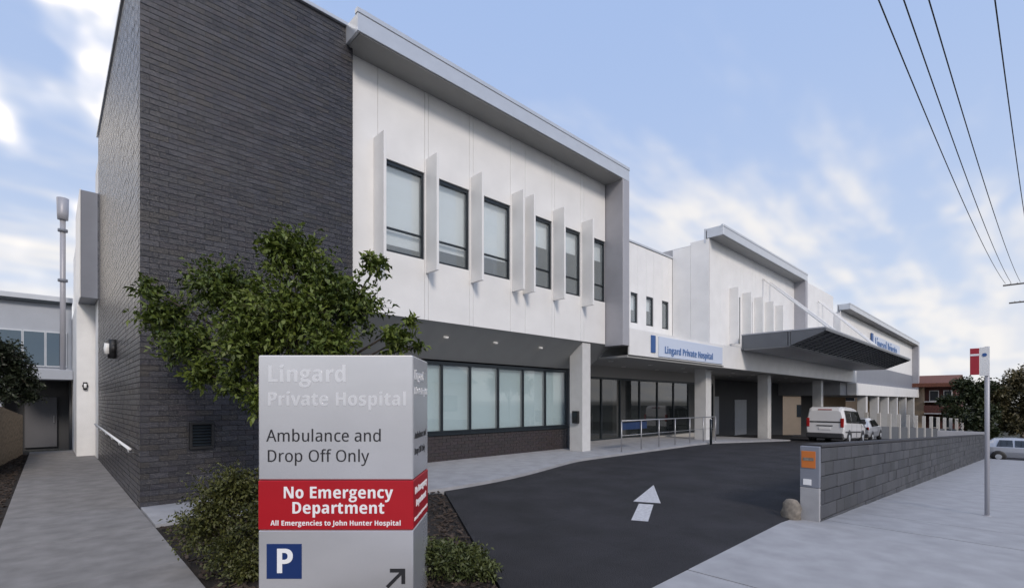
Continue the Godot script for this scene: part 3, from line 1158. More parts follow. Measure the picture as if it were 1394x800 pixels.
# ------------------------------------------------------------------ plants
func add_leaf(pos: PackedVector3Array, nor: PackedVector3Array, col: PackedColorArray, p: Vector3, d: Vector3, n: Vector3, l: float, w: float, c: Color) -> void:
	var s := d.cross(n).normalized()
	n = s.cross(d).normalized()
	var tip := p + d * l - n * l * 0.12
	var m := p + d * l * 0.45 + n * w * 0.25
	var a := m + s * w * 0.5 + n * w * 0.15
	var b := m - s * w * 0.5 + n * w * 0.15
	for v in [p, tip, a, p, b, tip]:
		pos.append(v)
		nor.append(n)
		col.append(c)

func leaf_mesh(pos: PackedVector3Array, nor: PackedVector3Array, col: PackedColorArray) -> ArrayMesh:
	var arr := []
	arr.resize(Mesh.ARRAY_MAX)
	arr[Mesh.ARRAY_VERTEX] = pos
	arr[Mesh.ARRAY_NORMAL] = nor
	arr[Mesh.ARRAY_COLOR] = col
	var me := ArrayMesh.new()
	me.add_surface_from_arrays(Mesh.PRIMITIVE_TRIANGLES, arr)
	me.surface_set_material(0, M.leaf)
	return me

func rdir() -> Vector3:
	var z := rng.randf_range(-1, 1)
	var t := rng.randf() * TAU
	var r := sqrt(1 - z * z)
	return Vector3(r * cos(t), z, r * sin(t))

func plant(root: Node3D, base: Vector3, fork: Vector3, lobes: Array, per: float, l: float, w: float, dark: Color, light: Color, trunk_r: float, twig_n := 9, squash := 0.8) -> void:
	# lobes: [a, y, b, r]; twigs grow from limbs into every lobe and carry leaves along their length
	var st := new_st(true)
	tube(st, [base + Vector3(0, -0.1, 0), base.lerp(fork, 0.4) + Vector3(trunk_r * 0.6, 0, 0), fork], trunk_r, trunk_r * 0.7, 8)
	var limbs := new_st(true)
	var pos := PackedVector3Array()
	var nor := PackedVector3Array()
	var col := PackedColorArray()
	for q in lobes:
		var c := P(q[0], q[1], q[2])
		var r: float = q[3]
		var mid := fork.lerp(c, 0.5) + Vector3(0, (c - fork).length() * 0.08, 0) + rdir() * 0.05
		tube(limbs, [fork - Vector3(0, 0.05, 0), mid, c], trunk_r * 0.5, trunk_r * 0.12, 5, false)
		var n := int(per * r * r)
		var hue := rng.randf()
		for i in n:
			var o := rdir()
			var e := c + Vector3(o.x, o.y * squash, o.z) * r * pow(rng.randf(), 0.4) * rng.randf_range(0.8, 1.12)
			var s := c + (e - c) * rng.randf_range(0.1, 0.45)
			var grow := ((e - s).normalized() + rdir() * 0.25).normalized()
			if i % 5 == 0:
				tube(limbs, [s, e], trunk_r * 0.08, trunk_r * 0.04, 3, false)
			var shade := rng.randf_range(0.0, 1.0)
			for k in twig_n:
				var f := (k + rng.randf()) / twig_n
				var p := s.lerp(e, f) + rdir() * l * 0.25
				var d := (grow * 0.6 + rdir() * 0.9 + Vector3(0, -0.15, 0)).normalized()
				var nn := (Vector3.UP * 0.9 + rdir() * 0.9).normalized()
				var cc := dark.lerp(light, clampf(0.35 * shade + 0.35 * hue + 0.4 * rng.randf(), 0, 1))
				add_leaf(pos, nor, col, p, d, nn, l * rng.randf_range(0.45, 1.3), w * rng.randf_range(0.6, 1.25), cc)
	var tr := commit(st, "trunk", M.bark, root)
	commit(limbs, "branches", M.bark, tr)
	put(leaf_mesh(pos, nor, col), "crown", root)

func make_plants() -> void:
	var t := thing("garden_tree", "small leafy tree in front of the dark brick wall, behind the pylon sign", "tree", P(2.35, 0.0, 6.35))
	var lobes := [
		[2.26, 3.48, 6.41, 0.54], [2.09, 3.59, 6.44, 0.24], [1.69, 3.05, 7.22, 0.68], [1.15, 2.75, 7.99, 0.45], [0.97, 3.12, 8.1, 0.24], [2.23, 2.67, 6.29, 0.83],
		[1.84, 2.31, 6.77, 0.7], [2.69, 2.79, 5.72, 0.56], [2.94, 3.27, 5.54, 0.24], [3.11, 2.35, 5.28, 0.3], [1.32, 2.33, 7.55, 0.48], [2.4, 2.27, 5.72, 0.48],
		[1.94, 1.61, 6.57, 0.36], [1.45, 1.95, 7.3, 0.34], [2.5, 3.05, 6.1, 0.5], [1.95, 2.75, 6.9, 0.55], [3.22, 2.58, 5.21, 0.12], [3.3, 2.28, 5.14, 0.11], [1.7, 1.8, 6.9, 0.26]]
	plant(t, P(2.35, 0.0, 6.35), P(2.25, 1.5, 6.35), lobes, 640.0, 0.085, 0.04, Color(0.036, 0.062, 0.014), Color(0.16, 0.205, 0.036), 0.055)
	var s := thing("round_shrub", "rounded olive green shrub beside the side path, left of the pylon sign", "shrub", P(1.3, 0.0, 5.2))
	plant(s, P(1.34, 0.0, 5.2), P(1.34, 0.25, 5.2), [[1.2, 0.62, 5.35, 0.42], [1.08, 0.4, 5.35, 0.36], [1.3, 0.8, 5.2, 0.27], [1.48, 0.42, 5.02, 0.36], [1.42, 0.7, 5.2, 0.28], [1.22, 0.22, 5.0, 0.32], [1.4, 0.15, 4.7, 0.25], [1.24, 0.12, 4.75, 0.22]], 2100.0, 0.04, 0.02, Color(0.034, 0.044, 0.012), Color(0.12, 0.125, 0.034), 0.03, 8, 0.95)
	s = thing("low_shrub", "low spreading green shrub at the driveway edge, right of the pylon sign", "shrub", P(2.6, 0.0, 3.45))
	plant(s, P(2.58, 0.0, 3.5), P(2.58, 0.1, 3.5), [[2.5, 0.2, 3.5, 0.22], [2.66, 0.12, 3.4, 0.17], [2.38, 0.3, 3.55, 0.18], [2.66, 0.22, 3.62, 0.18], [2.82, 0.1, 3.3, 0.17], [2.78, 0.2, 3.5, 0.17], [2.95, 0.1, 3.6, 0.18], [2.7, 0.16, 3.85, 0.2]], 3200.0, 0.045, 0.02, Color(0.03, 0.045, 0.014), Color(0.11, 0.13, 0.04), 0.02, 7, 0.8)
	s = thing("dark_tree", "dark tree leaning over the timber fence beside the side path", "tree", P(-1.35, 0, 18.6))
	plant(s, P(-1.5, -0.1, 18.9), P(-1.45, 1.4, 18.9), [[-0.95, 2.95, 19.1, 0.6], [-0.7, 2.35, 19.4, 0.6], [-0.45, 1.75, 19.6, 0.4], [-1.1, 1.95, 19.2, 0.7], [-1.6, 2.6, 19.0, 0.8], [-0.8, 2.7, 19.6, 0.6], [-0.5, 2.1, 19.7, 0.5]], 420.0, 0.1, 0.05, Color(0.012, 0.02, 0.012), Color(0.05, 0.065, 0.035), 0.09)

func far_tree(called: String, label: String, a: float, b: float, y0: float, lobes: Array, dark: Color, light: Color, group := "", per := 85.0, l := 0.3) -> void:
	var t := thing(called, label, "tree", P(a, y0, b), group)
	var hi := 0.0
	for q in lobes:
		hi = maxf(hi, q[1])
	plant(t, P(a, y0, b), P(a, y0 + (hi - y0) * 0.45, b), lobes, per, l, l * 0.6, dark, light, 0.16, 8)

# ------------------------------------------------------------------ vehicles
func loft(st: SurfaceTool, rings: Array) -> void:
	# rings: arrays of Vector3 of equal length, closed, front to back
	for i in rings.size() - 1:
		var n: int = rings[i].size()
		var c := Vector3.ZERO
		for p in rings[i]:
			c += p
		for p in rings[i + 1]:
			c += p
		c /= 2.0 * n
		for k in n:
			var q := [rings[i][k], rings[i][(k + 1) % n], rings[i + 1][(k + 1) % n], rings[i + 1][k]]
			face(st, q, (q[0] + q[1] + q[2] + q[3]) / 4.0 - c)
	var ce: Vector3 = rings[0][0] - rings[1][0]
	face(st, rings[0], Vector3(ce.x, 0, 0))
	ce = rings[-1][0] - rings[-2][0]
	face(st, rings[-1], Vector3(ce.x, 0, 0))

func body_ring(x: float, y0: float, yb: float, yt: float, w0: float, wb: float, wt: float) -> Array:
	var r := []
	for q in [[w0 * 0.9, y0], [w0, y0 + 0.08], [wb, lerpf(y0, yb, 0.6)], [wb, yb], [lerpf(wb, wt, 0.5), lerpf(yb, yt, 0.55)], [wt, yt - 0.07], [wt - 0.09, yt]]:
		r.append(Vector3(x, q[1], q[0]))
	var m := r.duplicate()
	m.reverse()
	for p in m:
		r.append(Vector3(p.x, p.y, -p.z))
	return r

func wheel(root: Node3D, x: float, z: float, r: float) -> void:
	var st := new_st(true)
	var s := signf(z)
	tube(st, [Vector3(x, r, z - s * 0.18), Vector3(x, r, z)], r, r, 22)
	var ty := commit(st, "wheel", M.rubber, root)
	st = new_st(true)
	tube(st, [Vector3(x, r + 0.03, z - s * 0.2), Vector3(x, r + 0.03, z - s * 0.006)], r + 0.05, r + 0.05, 22)
	commit(st, "wheel_arch", M.bumper, ty)
	st = new_st()
	tube(st, [Vector3(x, r, z - s * 0.02), Vector3(x, r, z + s * 0.006)], r * 0.56, r * 0.5, 18)
	commit(st, "hubcap", M.silver, ty)

func make_van() -> void:
	var v := Node3D.new()
	v.name = "parked_van"
	add_child(v)
	tag(v, "white people mover van parked under the entrance canopy with its tailgate towards us", "van")
	v.position = P(28.2, drive_y(30.0), 6.85)
	v.rotation.z = -0.042
	var st := new_st()
	var S := [[0.0, 0.42, 0.98, 1.66, 0.74, 0.78, 0.68], [0.1, 0.3, 1.0, 1.84, 0.8, 0.84, 0.7], [0.4, 0.26, 1.0, 1.88, 0.82, 0.86, 0.72], [2.0, 0.26, 1.0, 1.89, 0.82, 0.86, 0.73], [3.15, 0.26, 1.0, 1.84, 0.82, 0.86, 0.7], [4.0, 0.26, 1.0, 1.16, 0.82, 0.85, 0.74], [4.65, 0.27, 0.84, 0.96, 0.8, 0.82, 0.7], [4.9, 0.34, 0.66, 0.78, 0.72, 0.74, 0.6]]
	var rings := []
	for q in S:
		rings.append(body_ring(q[0], q[1], q[2], q[3], q[4], q[5], q[6]))
	loft(st, rings)
	commit(st, "body", M.van_paint, v)
	st = new_st()
	prism(st, [Vector3(0.045, 1.07, 0.7), Vector3(0.045, 1.07, -0.7), Vector3(0.085, 1.66, -0.62), Vector3(0.085, 1.66, 0.62)], Vector3(-0.05, 0, 0))
	commit(st, "rear_window", M.car_glass, v)
	for s in [-1.0, 1.0]:
		for q in [[0.35, 1.35], [1.45, 2.45], [2.55, 3.5]]:
			st = new_st()
			var x2: float = q[1] + (0.18 if q[1] > 3.0 else 0.0)
			prism(st, [Vector3(q[0], 1.08, s * 0.845), Vector3(x2, 1.08, s * 0.845), Vector3(q[1] - (0.35 if q[1] > 3.0 else 0.0), 1.7, s * 0.745), Vector3(q[0], 1.7, s * 0.745)], Vector3(0, 0, s * 0.025))
			commit(st, "side_window", M.car_glass, v)
		st = new_st()
		box(st, Vector3(-0.03, 0.85, s * 0.74 - 0.07), Vector3(0.1, 1.3, s * 0.74 + 0.07), 0.02)
		commit(st, "tail_light", M.tail_red, v)
		for x in [0.95, 3.95]:
			wheel(v, x, s * 0.868, 0.33)
		st = new_st()
		box(st, Vector3(3.55, 1.05, s * 0.95 - 0.1), Vector3(3.68, 1.22, s * 0.95 + 0.1), 0.03)
		commit(st, "wing_mirror", M.bumper, v)
		for x in [1.4, 2.5, 3.62]:
			st = new_st()
			box(st, Vector3(x - 0.006, 0.36, s * 0.855 - 0.008), Vector3(x + 0.006, 1.04, s * 0.855 + 0.008))
			commit(st, "door_seam", M.bumper, v)
		st = new_st()
		box(st, Vector3(0.25, 0.6, s * 0.85 - 0.02), Vector3(3.4, 0.66, s * 0.85 + 0.022), 0.006)
		commit(st, "side_moulding", M.bumper, v)
	st = new_st()
	box(st, Vector3(0.0, 1.7, -0.3), Vector3(0.1, 1.75, 0.3), 0.01)
	commit(st, "high_brake_light", M.tail_red, v)
	st = new_st()
	prism(st, [Vector3(3.24, 1.76, 0.6), Vector3(3.24, 1.76, -0.6), Vector3(3.94, 1.18, -0.68), Vector3(3.94, 1.18, 0.68)], Vector3(0.035, 0.03, 0))
	commit(st, "windscreen", M.car_glass, v)
	st = new_st()
	box(st, Vector3(-0.09, 0.3, -0.8), Vector3(0.2, 0.56, 0.8), 0.04)
	commit(st, "rear_bumper", M.bumper, v)
	st = new_st()
	box(st, Vector3(-0.02, 0.72, -0.26), Vector3(0.03, 0.84, 0.26), 0.005)
	commit(st, "number_plate", M.white_ink, v)
	st = new_st()
	box(st, Vector3(-0.025, 0.9, -0.35), Vector3(0.02, 0.945, 0.35), 0.005)
	commit(st, "tailgate_handle", M.bumper, v)

func make_car(called: String, label: String, at: Vector3, turn: float, paint: Material) -> void:
	var v := Node3D.new()
	v.name = called
	add_child(v)
	tag(v, label, "car")
	v.position = at
	v.rotation.y = turn
	var st := new_st()
	var S := [[0.0, 0.4, 0.8, 0.95, 0.7, 0.76, 0.68], [0.12, 0.27, 0.86, 1.12, 0.78, 0.82, 0.66], [0.5, 0.22, 0.88, 1.4, 0.8, 0.85, 0.6], [1.4, 0.2, 0.88, 1.46, 0.8, 0.86, 0.62], [2.1, 0.2, 0.88, 1.4, 0.8, 0.86, 0.6], [2.95, 0.2, 0.88, 0.97, 0.8, 0.85, 0.72], [3.7, 0.22, 0.78, 0.86, 0.78, 0.82, 0.66], [3.95, 0.3, 0.6, 0.68, 0.7, 0.72, 0.55]]
	var rings := []
	for q in S:
		rings.append(body_ring(q[0], q[1], q[2], q[3], q[4], q[5], q[6]))
	loft(st, rings)
	commit(st, "body", paint, v)
	for s in [-1.0, 1.0]:
		for q in [[0.62, 1.35, 0.75, 1.32], [1.42, 2.6, 1.42, 2.05]]:
			st = new_st()
			prism(st, [Vector3(q[0], 0.93, s * 0.835), Vector3(q[1], 0.93, s * 0.835), Vector3(q[3], 1.33, s * 0.7), Vector3(q[2], 1.33, s * 0.7)], Vector3(0, 0, s * 0.02))
			commit(st, "side_window", M.car_glass, v)
		for x in [0.72, 3.18]:
			wheel(v, x, s * 0.868, 0.3)
		st = new_st()
		box(st, Vector3(0.0, 0.72, s * 0.7 - 0.08), Vector3(0.14, 0.92, s * 0.7 + 0.08), 0.02)
		commit(st, "tail_light", M.tail_red, v)
		st = new_st()
		box(st, Vector3(3.78, 0.58, s * 0.62 - 0.1), Vector3(3.93, 0.7, s * 0.62 + 0.1), 0.02)
		commit(st, "headlight", M.lamp_white, v)
	st = new_st()
	prism(st, [Vector3(2.14, 1.37, 0.55), Vector3(2.14, 1.37, -0.55), Vector3(2.9, 0.99, -0.66), Vector3(2.9, 0.99, 0.66)], Vector3(0.02, 0.025, 0))
	commit(st, "windscreen", M.car_glass, v)
	st = new_st()
	prism(st, [Vector3(0.16, 1.1, 0.58), Vector3(0.16, 1.1, -0.58), Vector3(0.45, 1.35, -0.52), Vector3(0.45, 1.35, 0.52)], Vector3(-0.03, 0.03, 0))
	commit(st, "rear_window", M.car_glass, v)
	st = new_st()
	box(st, Vector3(-0.05, 0.28, -0.76), Vector3(0.12, 0.5, 0.76), 0.03)
	commit(st, "rear_bumper", M.bumper, v)

# ------------------------------------------------------------------ street furniture and fittings
func make_fittings() -> void:
	var st: SurfaceTool
	# bus stop post
	var gy := walk_y(10.7)
	var t := thing("stop_sign_post", "thin grey street post with a small red and white stop plate on the footpath", "sign post", P(10.7, gy, 0.38))
	st = new_st(true)
	tube(st, [P(10.7, gy - 0.1, 0.38), P(10.7, 2.46, 0.38)], 0.03, 0.03, 12)
	commit(st, "post", M.fin_grey, t)
	st = new_st()
	tube(st, [P(10.7, gy - 0.02, 0.38), P(10.7, gy + 0.012, 0.38)], 0.06, 0.05, 12)
	commit(st, "foot_collar", M.fin_grey, t)
	st = new_st()
	bx(st, 10.655, 10.668, 2.02, 2.44, 0.467, 0.575, 0.002)
	var red := commit(st, "red_plate", M.stop_red, t)
	st = new_st()
	bx(st, 10.651, 10.6545, 2.32, 2.35, 0.47, 0.572)
	commit(st, "pale_stripe", M.white_ink, red)
	st = new_st()
	bx(st, 10.655, 10.668, 2.0, 2.45, 0.35, 0.464, 0.002)
	var wp := commit(st, "white_plate", M.white_paint, t)
	st = new_st()
	tube(st, [P(10.655, 2.33, 0.407), P(10.65, 2.33, 0.407)], 0.028, 0.028, 14)
	commit(st, "blue_disc", M.blue_ink, wp)
	# handrail in front of reception
	t = thing("handrail", "grey metal handrail along the footpath in front of the reception windows", "railing", P(12.6, 0.06, 8.4))
	st = new_st(true)
	tube(st, [P(12.6, 1.0, 8.4), P(19.4, 0.98, 8.5)], 0.019)
	commit(st, "top_rail", M.steel, t)
	st = new_st(true)
	tube(st, [P(12.6, 0.55, 8.4), P(19.4, 0.53, 8.5)], 0.009)
	commit(st, "mid_rail", M.steel, t)
	for i in 7:
		var a := 12.6 + i * 6.8 / 6.0
		st = new_st(true)
		tube(st, [P(a, drive_y(a) + 0.03, 8.4 + i * 0.1 / 6.0), P(a, 0.98, 8.4 + i * 0.1 / 6.0)], 0.02)
		commit(st, "post", M.steel, t)
	# blue sheet tied to the inside of the rail, a thin bulging vinyl banner
	st = new_st()
	for i in 6:
		var a0 := 12.75 + i * 0.24
		var f := func(x): return 8.47 + 0.02 * sin(x * 5.0)
		prism(st, [P(a0, 0.72, f.call(a0)), P(a0 + 0.24, 0.72, f.call(a0 + 0.24)), P(a0 + 0.24, 0.95, f.call(a0 + 0.24)), P(a0, 0.95, f.call(a0))], Vector3(0, 0, -0.004))
	var ban := commit(st, "blue_banner", M.blue_vinyl)
	tag(ban, "dark blue banner fixed to the handrail beside the first column", "banner")
	# dark bollard by the second column
	t = thing("bollard", "slim dark bollard standing in front of the second white column", "bollard", P(17.9, 0.0, 8.02))
	st = new_st(true)
	tube(st, [P(17.9, -0.05, 8.02), P(17.9, 0.92, 8.02)], 0.045, 0.045, 14)
	commit(st, "post", M.slate_frame, t)
	st = new_st(true)
	tube(st, [P(17.9, 0.92, 8.02), P(17.9, 0.95, 8.02)], 0.052, 0.03, 14)
	commit(st, "cap", M.steel, t)
	# intercom on the first column
	t = thing("intercom_box", "small black intercom box on the first white column", "intercom", P(12.05, 0.9, 9.3))
	st = new_st()
	bx(st, 11.77, 11.848, 0.92, 1.3, 9.42, 9.66, 0.008)
	commit(st, "housing", M.black, t)
	st = new_st()
	bx(st, 11.764, 11.7695, 1.12, 1.25, 9.47, 9.61)
	commit(st, "speaker_plate", M.slate_frame, t)
	# square vent on the brick wall
	t = thing("wall_vent", "dark square service vent low on the brick wall behind the round shrub", "vent", P(1.77, 0.85, 9.1))
	st = new_st()
	for q in [[1.6, 1.94, 1.23, 1.27], [1.6, 1.94, 0.84, 0.88], [1.6, 1.64, 0.88, 1.23], [1.9, 1.94, 0.88, 1.23]]:
		bx(st, q[0], q[1], q[2], q[3], 9.04, 9.1, 0.004)
	commit(st, "frame", M.black, t)
	for k in 7:
		st = new_st()
		prism(st, [P(1.64, 0.895 + k * 0.048, 9.055), P(1.64, 0.925 + k * 0.048, 9.09), P(1.64, 0.93 + k * 0.048, 9.09), P(1.64, 0.9 + k * 0.048, 9.055)], Vector3(0.26, 0, 0))
		commit(st, "slat", M.slate_frame, t)
	# wall lamps
	lamp("wall_lamp", "black and white drum wall lamp on the brick side wall", P(0.975, 2.66, 12.75), Vector3(-1, 0, 0), 0.19)
	lamp("wall_lamp", "small black wall lamp on the white pier beside the side path", P(0.76, 2.05, 18.995), Vector3(0, 0, 1), 0.11)
	# side wall handrail
	t = thing("wall_handrail", "thin white handrail fixed along the brick side wall above the path", "railing", P(0.9, 0.8, 13.4))
	st = new_st(true)
	tube(st, [P(0.9, 0.86, 9.5), P(0.9, 0.98, 17.4)], 0.022)
	commit(st, "rail", M.white_paint, t)
	for k in 6:
		var b := 9.8 + k * 1.45
		var y := lerpf(0.86, 0.98, (b - 9.5) / 7.9)
		st = new_st(true)
		tube(st, [P(0.9, y - 0.01, b), P(0.91, y - 0.07, b), P(0.976, y - 0.08, b)], 0.01, 0.01, 6)
		commit(st, "bracket", M.white_paint, t)
	# timber fence
	t = thing("timber_fence", "weathered tan timber paling fence along the left of the side path", "fence", P(-0.95, 0, 17.0))
	var fdir := Vector2(0.32, 3.3).normalized()
	var f0 := Vector2(-1.25, 14.2)
	var n := 66
	for i in n:
		var g := f0 + fdir * (i * 0.104)
		var top := 1.72 - 0.55 * clampf((g.y - 15.0) / 6.0, 0.0, 1.0) + rng.randf_range(-0.012, 0.012)
		st = new_st()
		var q0 := P(g.x, -0.1, g.y)
		var q1 := P(g.x + fdir.x * 0.094, -0.1, g.y + fdir.y * 0.094)
		var up := Vector3(0, top + 0.1, 0)
		prism(st, [q0, q1, q1 + up, q0 + up], Vector3(-0.016 - (0.02 if i % 2 else 0.0), 0, 0))
		commit(st, "paling", M.paling, t)
	for y in [0.35, 1.0]:
		st = new_st()
		var e := f0 + fdir * (n * 0.104)
		tube(st, [P(f0.x - 0.06, y, f0.y), P(e.x - 0.06, y, e.y)], 0.035, 0.035, 4)
		commit(st, "rail", M.paling, t)

func lamp(called: String, label: String, at: Vector3, out: Vector3, r: float) -> void:
	var t := thing(called, label, "wall lamp", at, "wall lamps")
	var st := new_st(true)
	tube(st, [at, at + out * r * 0.35], r * 0.62, r * 0.62, 18)
	commit(st, "bracket", M.black, t)
	st = new_st(true)
	tube(st, [at + out * r * 0.2 + Vector3(0, -r, 0), at + out * r * 0.2 + Vector3(0, r, 0)], r * 0.45, r * 0.45, 16)
	commit(st, "housing", M.black, t)
	st = new_st(true)
	tube(st, [at + out * r * 0.62 + Vector3(0, -r * 0.55, 0), at + out * r * 0.68, at + out * r * 0.62 + Vector3(0, r * 0.55, 0)], r * 0.3, r * 0.3, 14)
	commit(st, "diffuser", M.lamp_white, t)

# ------------------------------------------------------------------ things further off
func make_far() -> void:
	var st: SurfaceTool
	# building closing the side path
	var t := thing("rear_building", "grey two-storey rear building with a dark entry at the end of the side path", "building", P(-1.5, 0, 22.6))
	st = new_st()
	bx(st, -7.0, 0.56, 2.62, 4.95, 22.6, 28.0)
	bx(st, -7.0, -1.1, -0.2, 2.62, 22.6, 28.0)
	commit(st, "wall", M.rear_clad, t)
	st = new_st()
	bx(st, -7.2, 0.58, 4.95, 5.12, 22.4, 28.2, 0.01)
	commit(st, "roof", M.silver, t)
	st = new_st()
	bx(st, -7.2, 0.56, 4.87, 4.948, 22.42, 22.55)
	commit(st, "eaves_gutter", M.slate_frame, t)
	for q in [[-1.18, -0.64], [-0.64, -0.1], [-0.1, 0.44], [-1.72, -1.18], [-2.26, -1.72]]:
		st = new_st()
		bx(st, q[0] + 0.003, q[1] - 0.003, 2.75, 3.95, 22.55, 22.6)
		var wf := commit(st, "window", M.silver, t)
		st = new_st()
		bx(st, q[0] + 0.03, q[1] - 0.03, 2.8, 3.9, 22.535, 22.549)
		commit(st, "pane", M.blue_glass, wf)
	st = new_st()
	bx(st, -1.1, 0.56, 2.3, 2.62, 21.5, 22.59, 0.01)
	commit(st, "awning", M.rear_clad, t)
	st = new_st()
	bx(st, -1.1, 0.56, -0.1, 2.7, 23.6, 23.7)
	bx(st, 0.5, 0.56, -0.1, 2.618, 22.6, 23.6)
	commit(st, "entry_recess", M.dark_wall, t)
	st = new_st()
	bx(st, -0.62, 0.2, 0.0, 1.75, 23.5, 23.59, 0.01)
	var dr := commit(st, "door", M.door_grey, t)
	st = new_st()
	tube(st, [P(0.12, 0.85, 23.47), P(0.12, 1.1, 23.47)], 0.015)
	commit(st, "handle", M.steel, dr)
	# flue on the awning
	t = thing("exhaust_flue", "tall grey exhaust flue with collars rising above the rear building", "flue", P(0.32, 2.62, 21.9))
	st = new_st(true)
	tube(st, [P(0.32, 2.62, 21.9), P(0.32, 7.6, 21.9)], 0.075, 0.075, 14)
	commit(st, "pipe", M.fin_grey, t)
	for y in [5.55, 7.2, 7.72]:
		st = new_st(true)
		tube(st, [P(0.32, y, 21.9), P(0.32, y + 0.08, 21.9)], 0.13, 0.13, 14)
		commit(st, "collar", M.cladding_grey, t)
	st = new_st(true)
	tube(st, [P(0.32, 7.6, 21.9), P(0.32, 7.8, 21.9), P(0.32, 8.3, 21.9)], 0.14, 0.16, 14)
	commit(st, "cap", M.fin_grey, t)
	# posts of the fence along the far end of the driveway
	t = thing("post_fence", "row of pale square fence posts along the far end of the driveway", "fence", P(55, -1.7, 5.6))
	for i in 13:
		var f := i / 12.0
		var a := lerpf(44.0, 64.0, f)
		var b := lerpf(7.9, 3.9, pow(f, 0.85))
		st = new_st()
		bx(st, a, a + 0.22, drive_y(a) - 0.3, drive_y(a) + 1.95, b, b + 0.22, 0.01)
		commit(st, "post", M.post_paint, t)
	for k in 12:
		var f0 := k / 12.0
		var f1 := (k + 1) / 12.0
		var a0 := lerpf(44.0, 64.0, f0) + 0.22
		var a1 := lerpf(44.0, 64.0, f1)
		var b0 := lerpf(7.9, 3.9, pow(f0, 0.85)) + 0.1
		var b1 := lerpf(7.9, 3.9, pow(f1, 0.85)) + 0.1
		st = new_st()
		prism(st, [P(a0, drive_y(a0) - 0.1, b0), P(a1, drive_y(a1) - 0.1, b1), P(a1, drive_y(a1) + 0.95, b1), P(a0, drive_y(a0) + 0.95, b0)], Vector3(0, 0, -0.03))
		commit(st, "infill_panel", M.canopy_dark, t)
	# red-roofed house across the side street
	t = thing("far_house", "cream house with a red-brown tiled roof and brick balcony beyond the driveway", "house", P(80, -2.9, 11))
	st = new_st()
	bx(st, 77.0, 88.0, -3.2, 3.3, 8.2, 24.0)
	commit(st, "wall", M.cream, t)
	st = new_st()
	bx(st, 77.6, 88.0, -3.2, 3.3, 5.4, 8.19)
	commit(st, "brick_wing", M.red_brick, t)
	for y in [0.2, 1.6]:
		st = new_st()
		bx(st, 76.2, 77.59, y - 0.12, y, 5.4, 8.15)
		commit(st, "balcony_slab", M.pale_wall, t)
	st = new_st()
	bx(st, 76.2, 76.32, 0.2, 1.1, 5.4, 8.15)
	commit(st, "balcony_front", M.red_brick, t)
	st = new_st()
	for q in [[75.6, 88.6, 3.3, 3.75, 4.9, 24.6]]:
		bx(st, q[0], q[1], q[2], q[3], q[4], q[5], 0.02)
	prism(st, [P(75.9, 3.75, 5.1), P(88.2, 3.75, 5.1), P(82, 4.9, 5.1)], P(0, 0, 19.3))
	commit(st, "roof", M.red_tile, t)
	for q in [[5.7, 6.5], [6.9, 7.8], [10.0, 11.2], [12.6, 13.8], [15.2, 16.4], [18.0, 19.2]]:
		for y in [-1.6, 1.6]:
			var x := 77.6 if q[0] < 8.0 else 77.0
			st = new_st()
			bx(st, x - 0.04, x, y, y + 1.3, q[0], q[1])
			var wf := commit(st, "window", M.white_paint, t)
			st = new_st()
			bx(st, x - 0.05, x - 0.041, y + 0.08, y + 1.22, q[0] + 0.08, q[1] - 0.08)
			commit(st, "pane", M.slate_frame, wf)
	t = thing("low_house", "cream single-storey house seen between the columns behind the van", "house", P(66, -2.9, 18))
	st = new_st()
	bx(st, 62.0, 72.0, -3.2, 2.4, 15.2, 26.0)
	commit(st, "wall", M.cream, t)
	st = new_st()
	prism(st, [P(61.6, 2.4, 14.9), P(72.4, 2.4, 14.9), P(67, 4.6, 17.0)], P(0, 0, 11.5))
	commit(st, "roof", M.red_tile, t)
	st = new_st()
	bx(st, 61.95, 61.999, -0.2, 1.2, 16.6, 17.8)
	commit(st, "window", M.slate_frame, t)
	# pale garden wall across the side street
	st = new_st()
	bx(st, 50.6, 50.8, walk_y(50.0) - 0.3, -0.7, 1.9, 4.6, 0.01)
	var gw := commit(st, "garden_wall", M.pale_wall)
	tag(gw, "pale rendered garden wall at the corner of the side street", "wall")
	make_car("parked_hatchback", "silver hatchback standing in the side street at the right edge", P(43.2, walk_y(43.2) - 0.12, 1.72), -PI / 2, M.car_paint)
	make_car("parked_sedan", "blue-grey hatchback parked ahead of the white van, partly hidden by it", P(36.6, drive_y(38.5), 7.3), 0.0, M.car_paint)
	# trees
	var dk := Color(0.016, 0.026, 0.012)
	var lg := Color(0.06, 0.075, 0.03)
	far_tree("street_tree", "dark green tree in front of the red-roofed house", 66.0, 3.9, -3.2, [[65.8, 2.0, 3.6, 1.5], [64.8, 0.4, 4.4, 1.4], [66.0, 3.2, 4.0, 1.2], [65.5, -0.6, 2.8, 1.4], [66, 0.8, 2.6, 1.3], [66.5, 3.0, 2.6, 1.3], [65.2, 1.6, 5.2, 1.0]], dk, lg)
	far_tree("street_tree", "low dark bush-like tree behind the pale garden wall", 60.0, 2.9, -3.2, [[60.0, -0.2, 3.0, 1.2], [60.4, -1.2, 2.2, 1.2], [60.2, 0.4, 2.0, 0.9]], dk, lg)
	var ol := Color(0.045, 0.045, 0.022)
	var ob := Color(0.17, 0.14, 0.07)
	far_tree("brown_tree", "broad brownish green tree at the right edge behind the hatchback", 69.5, 0.0, -3.2, [[68.2, 2.2, 1.5, 1.6], [69.5, 3.6, 0.0, 2.0], [67.6, 0.8, 2.0, 1.3], [70.2, 4.2, -1.8, 2.4], [69.0, 1.2, -0.6, 1.8], [71, 1.5, -3.0, 2.5], [67.5, -0.6, 0.6, 1.6], [68.6, 2.6, -1.2, 1.8]], ol, ob, "", 90.0, 0.3)
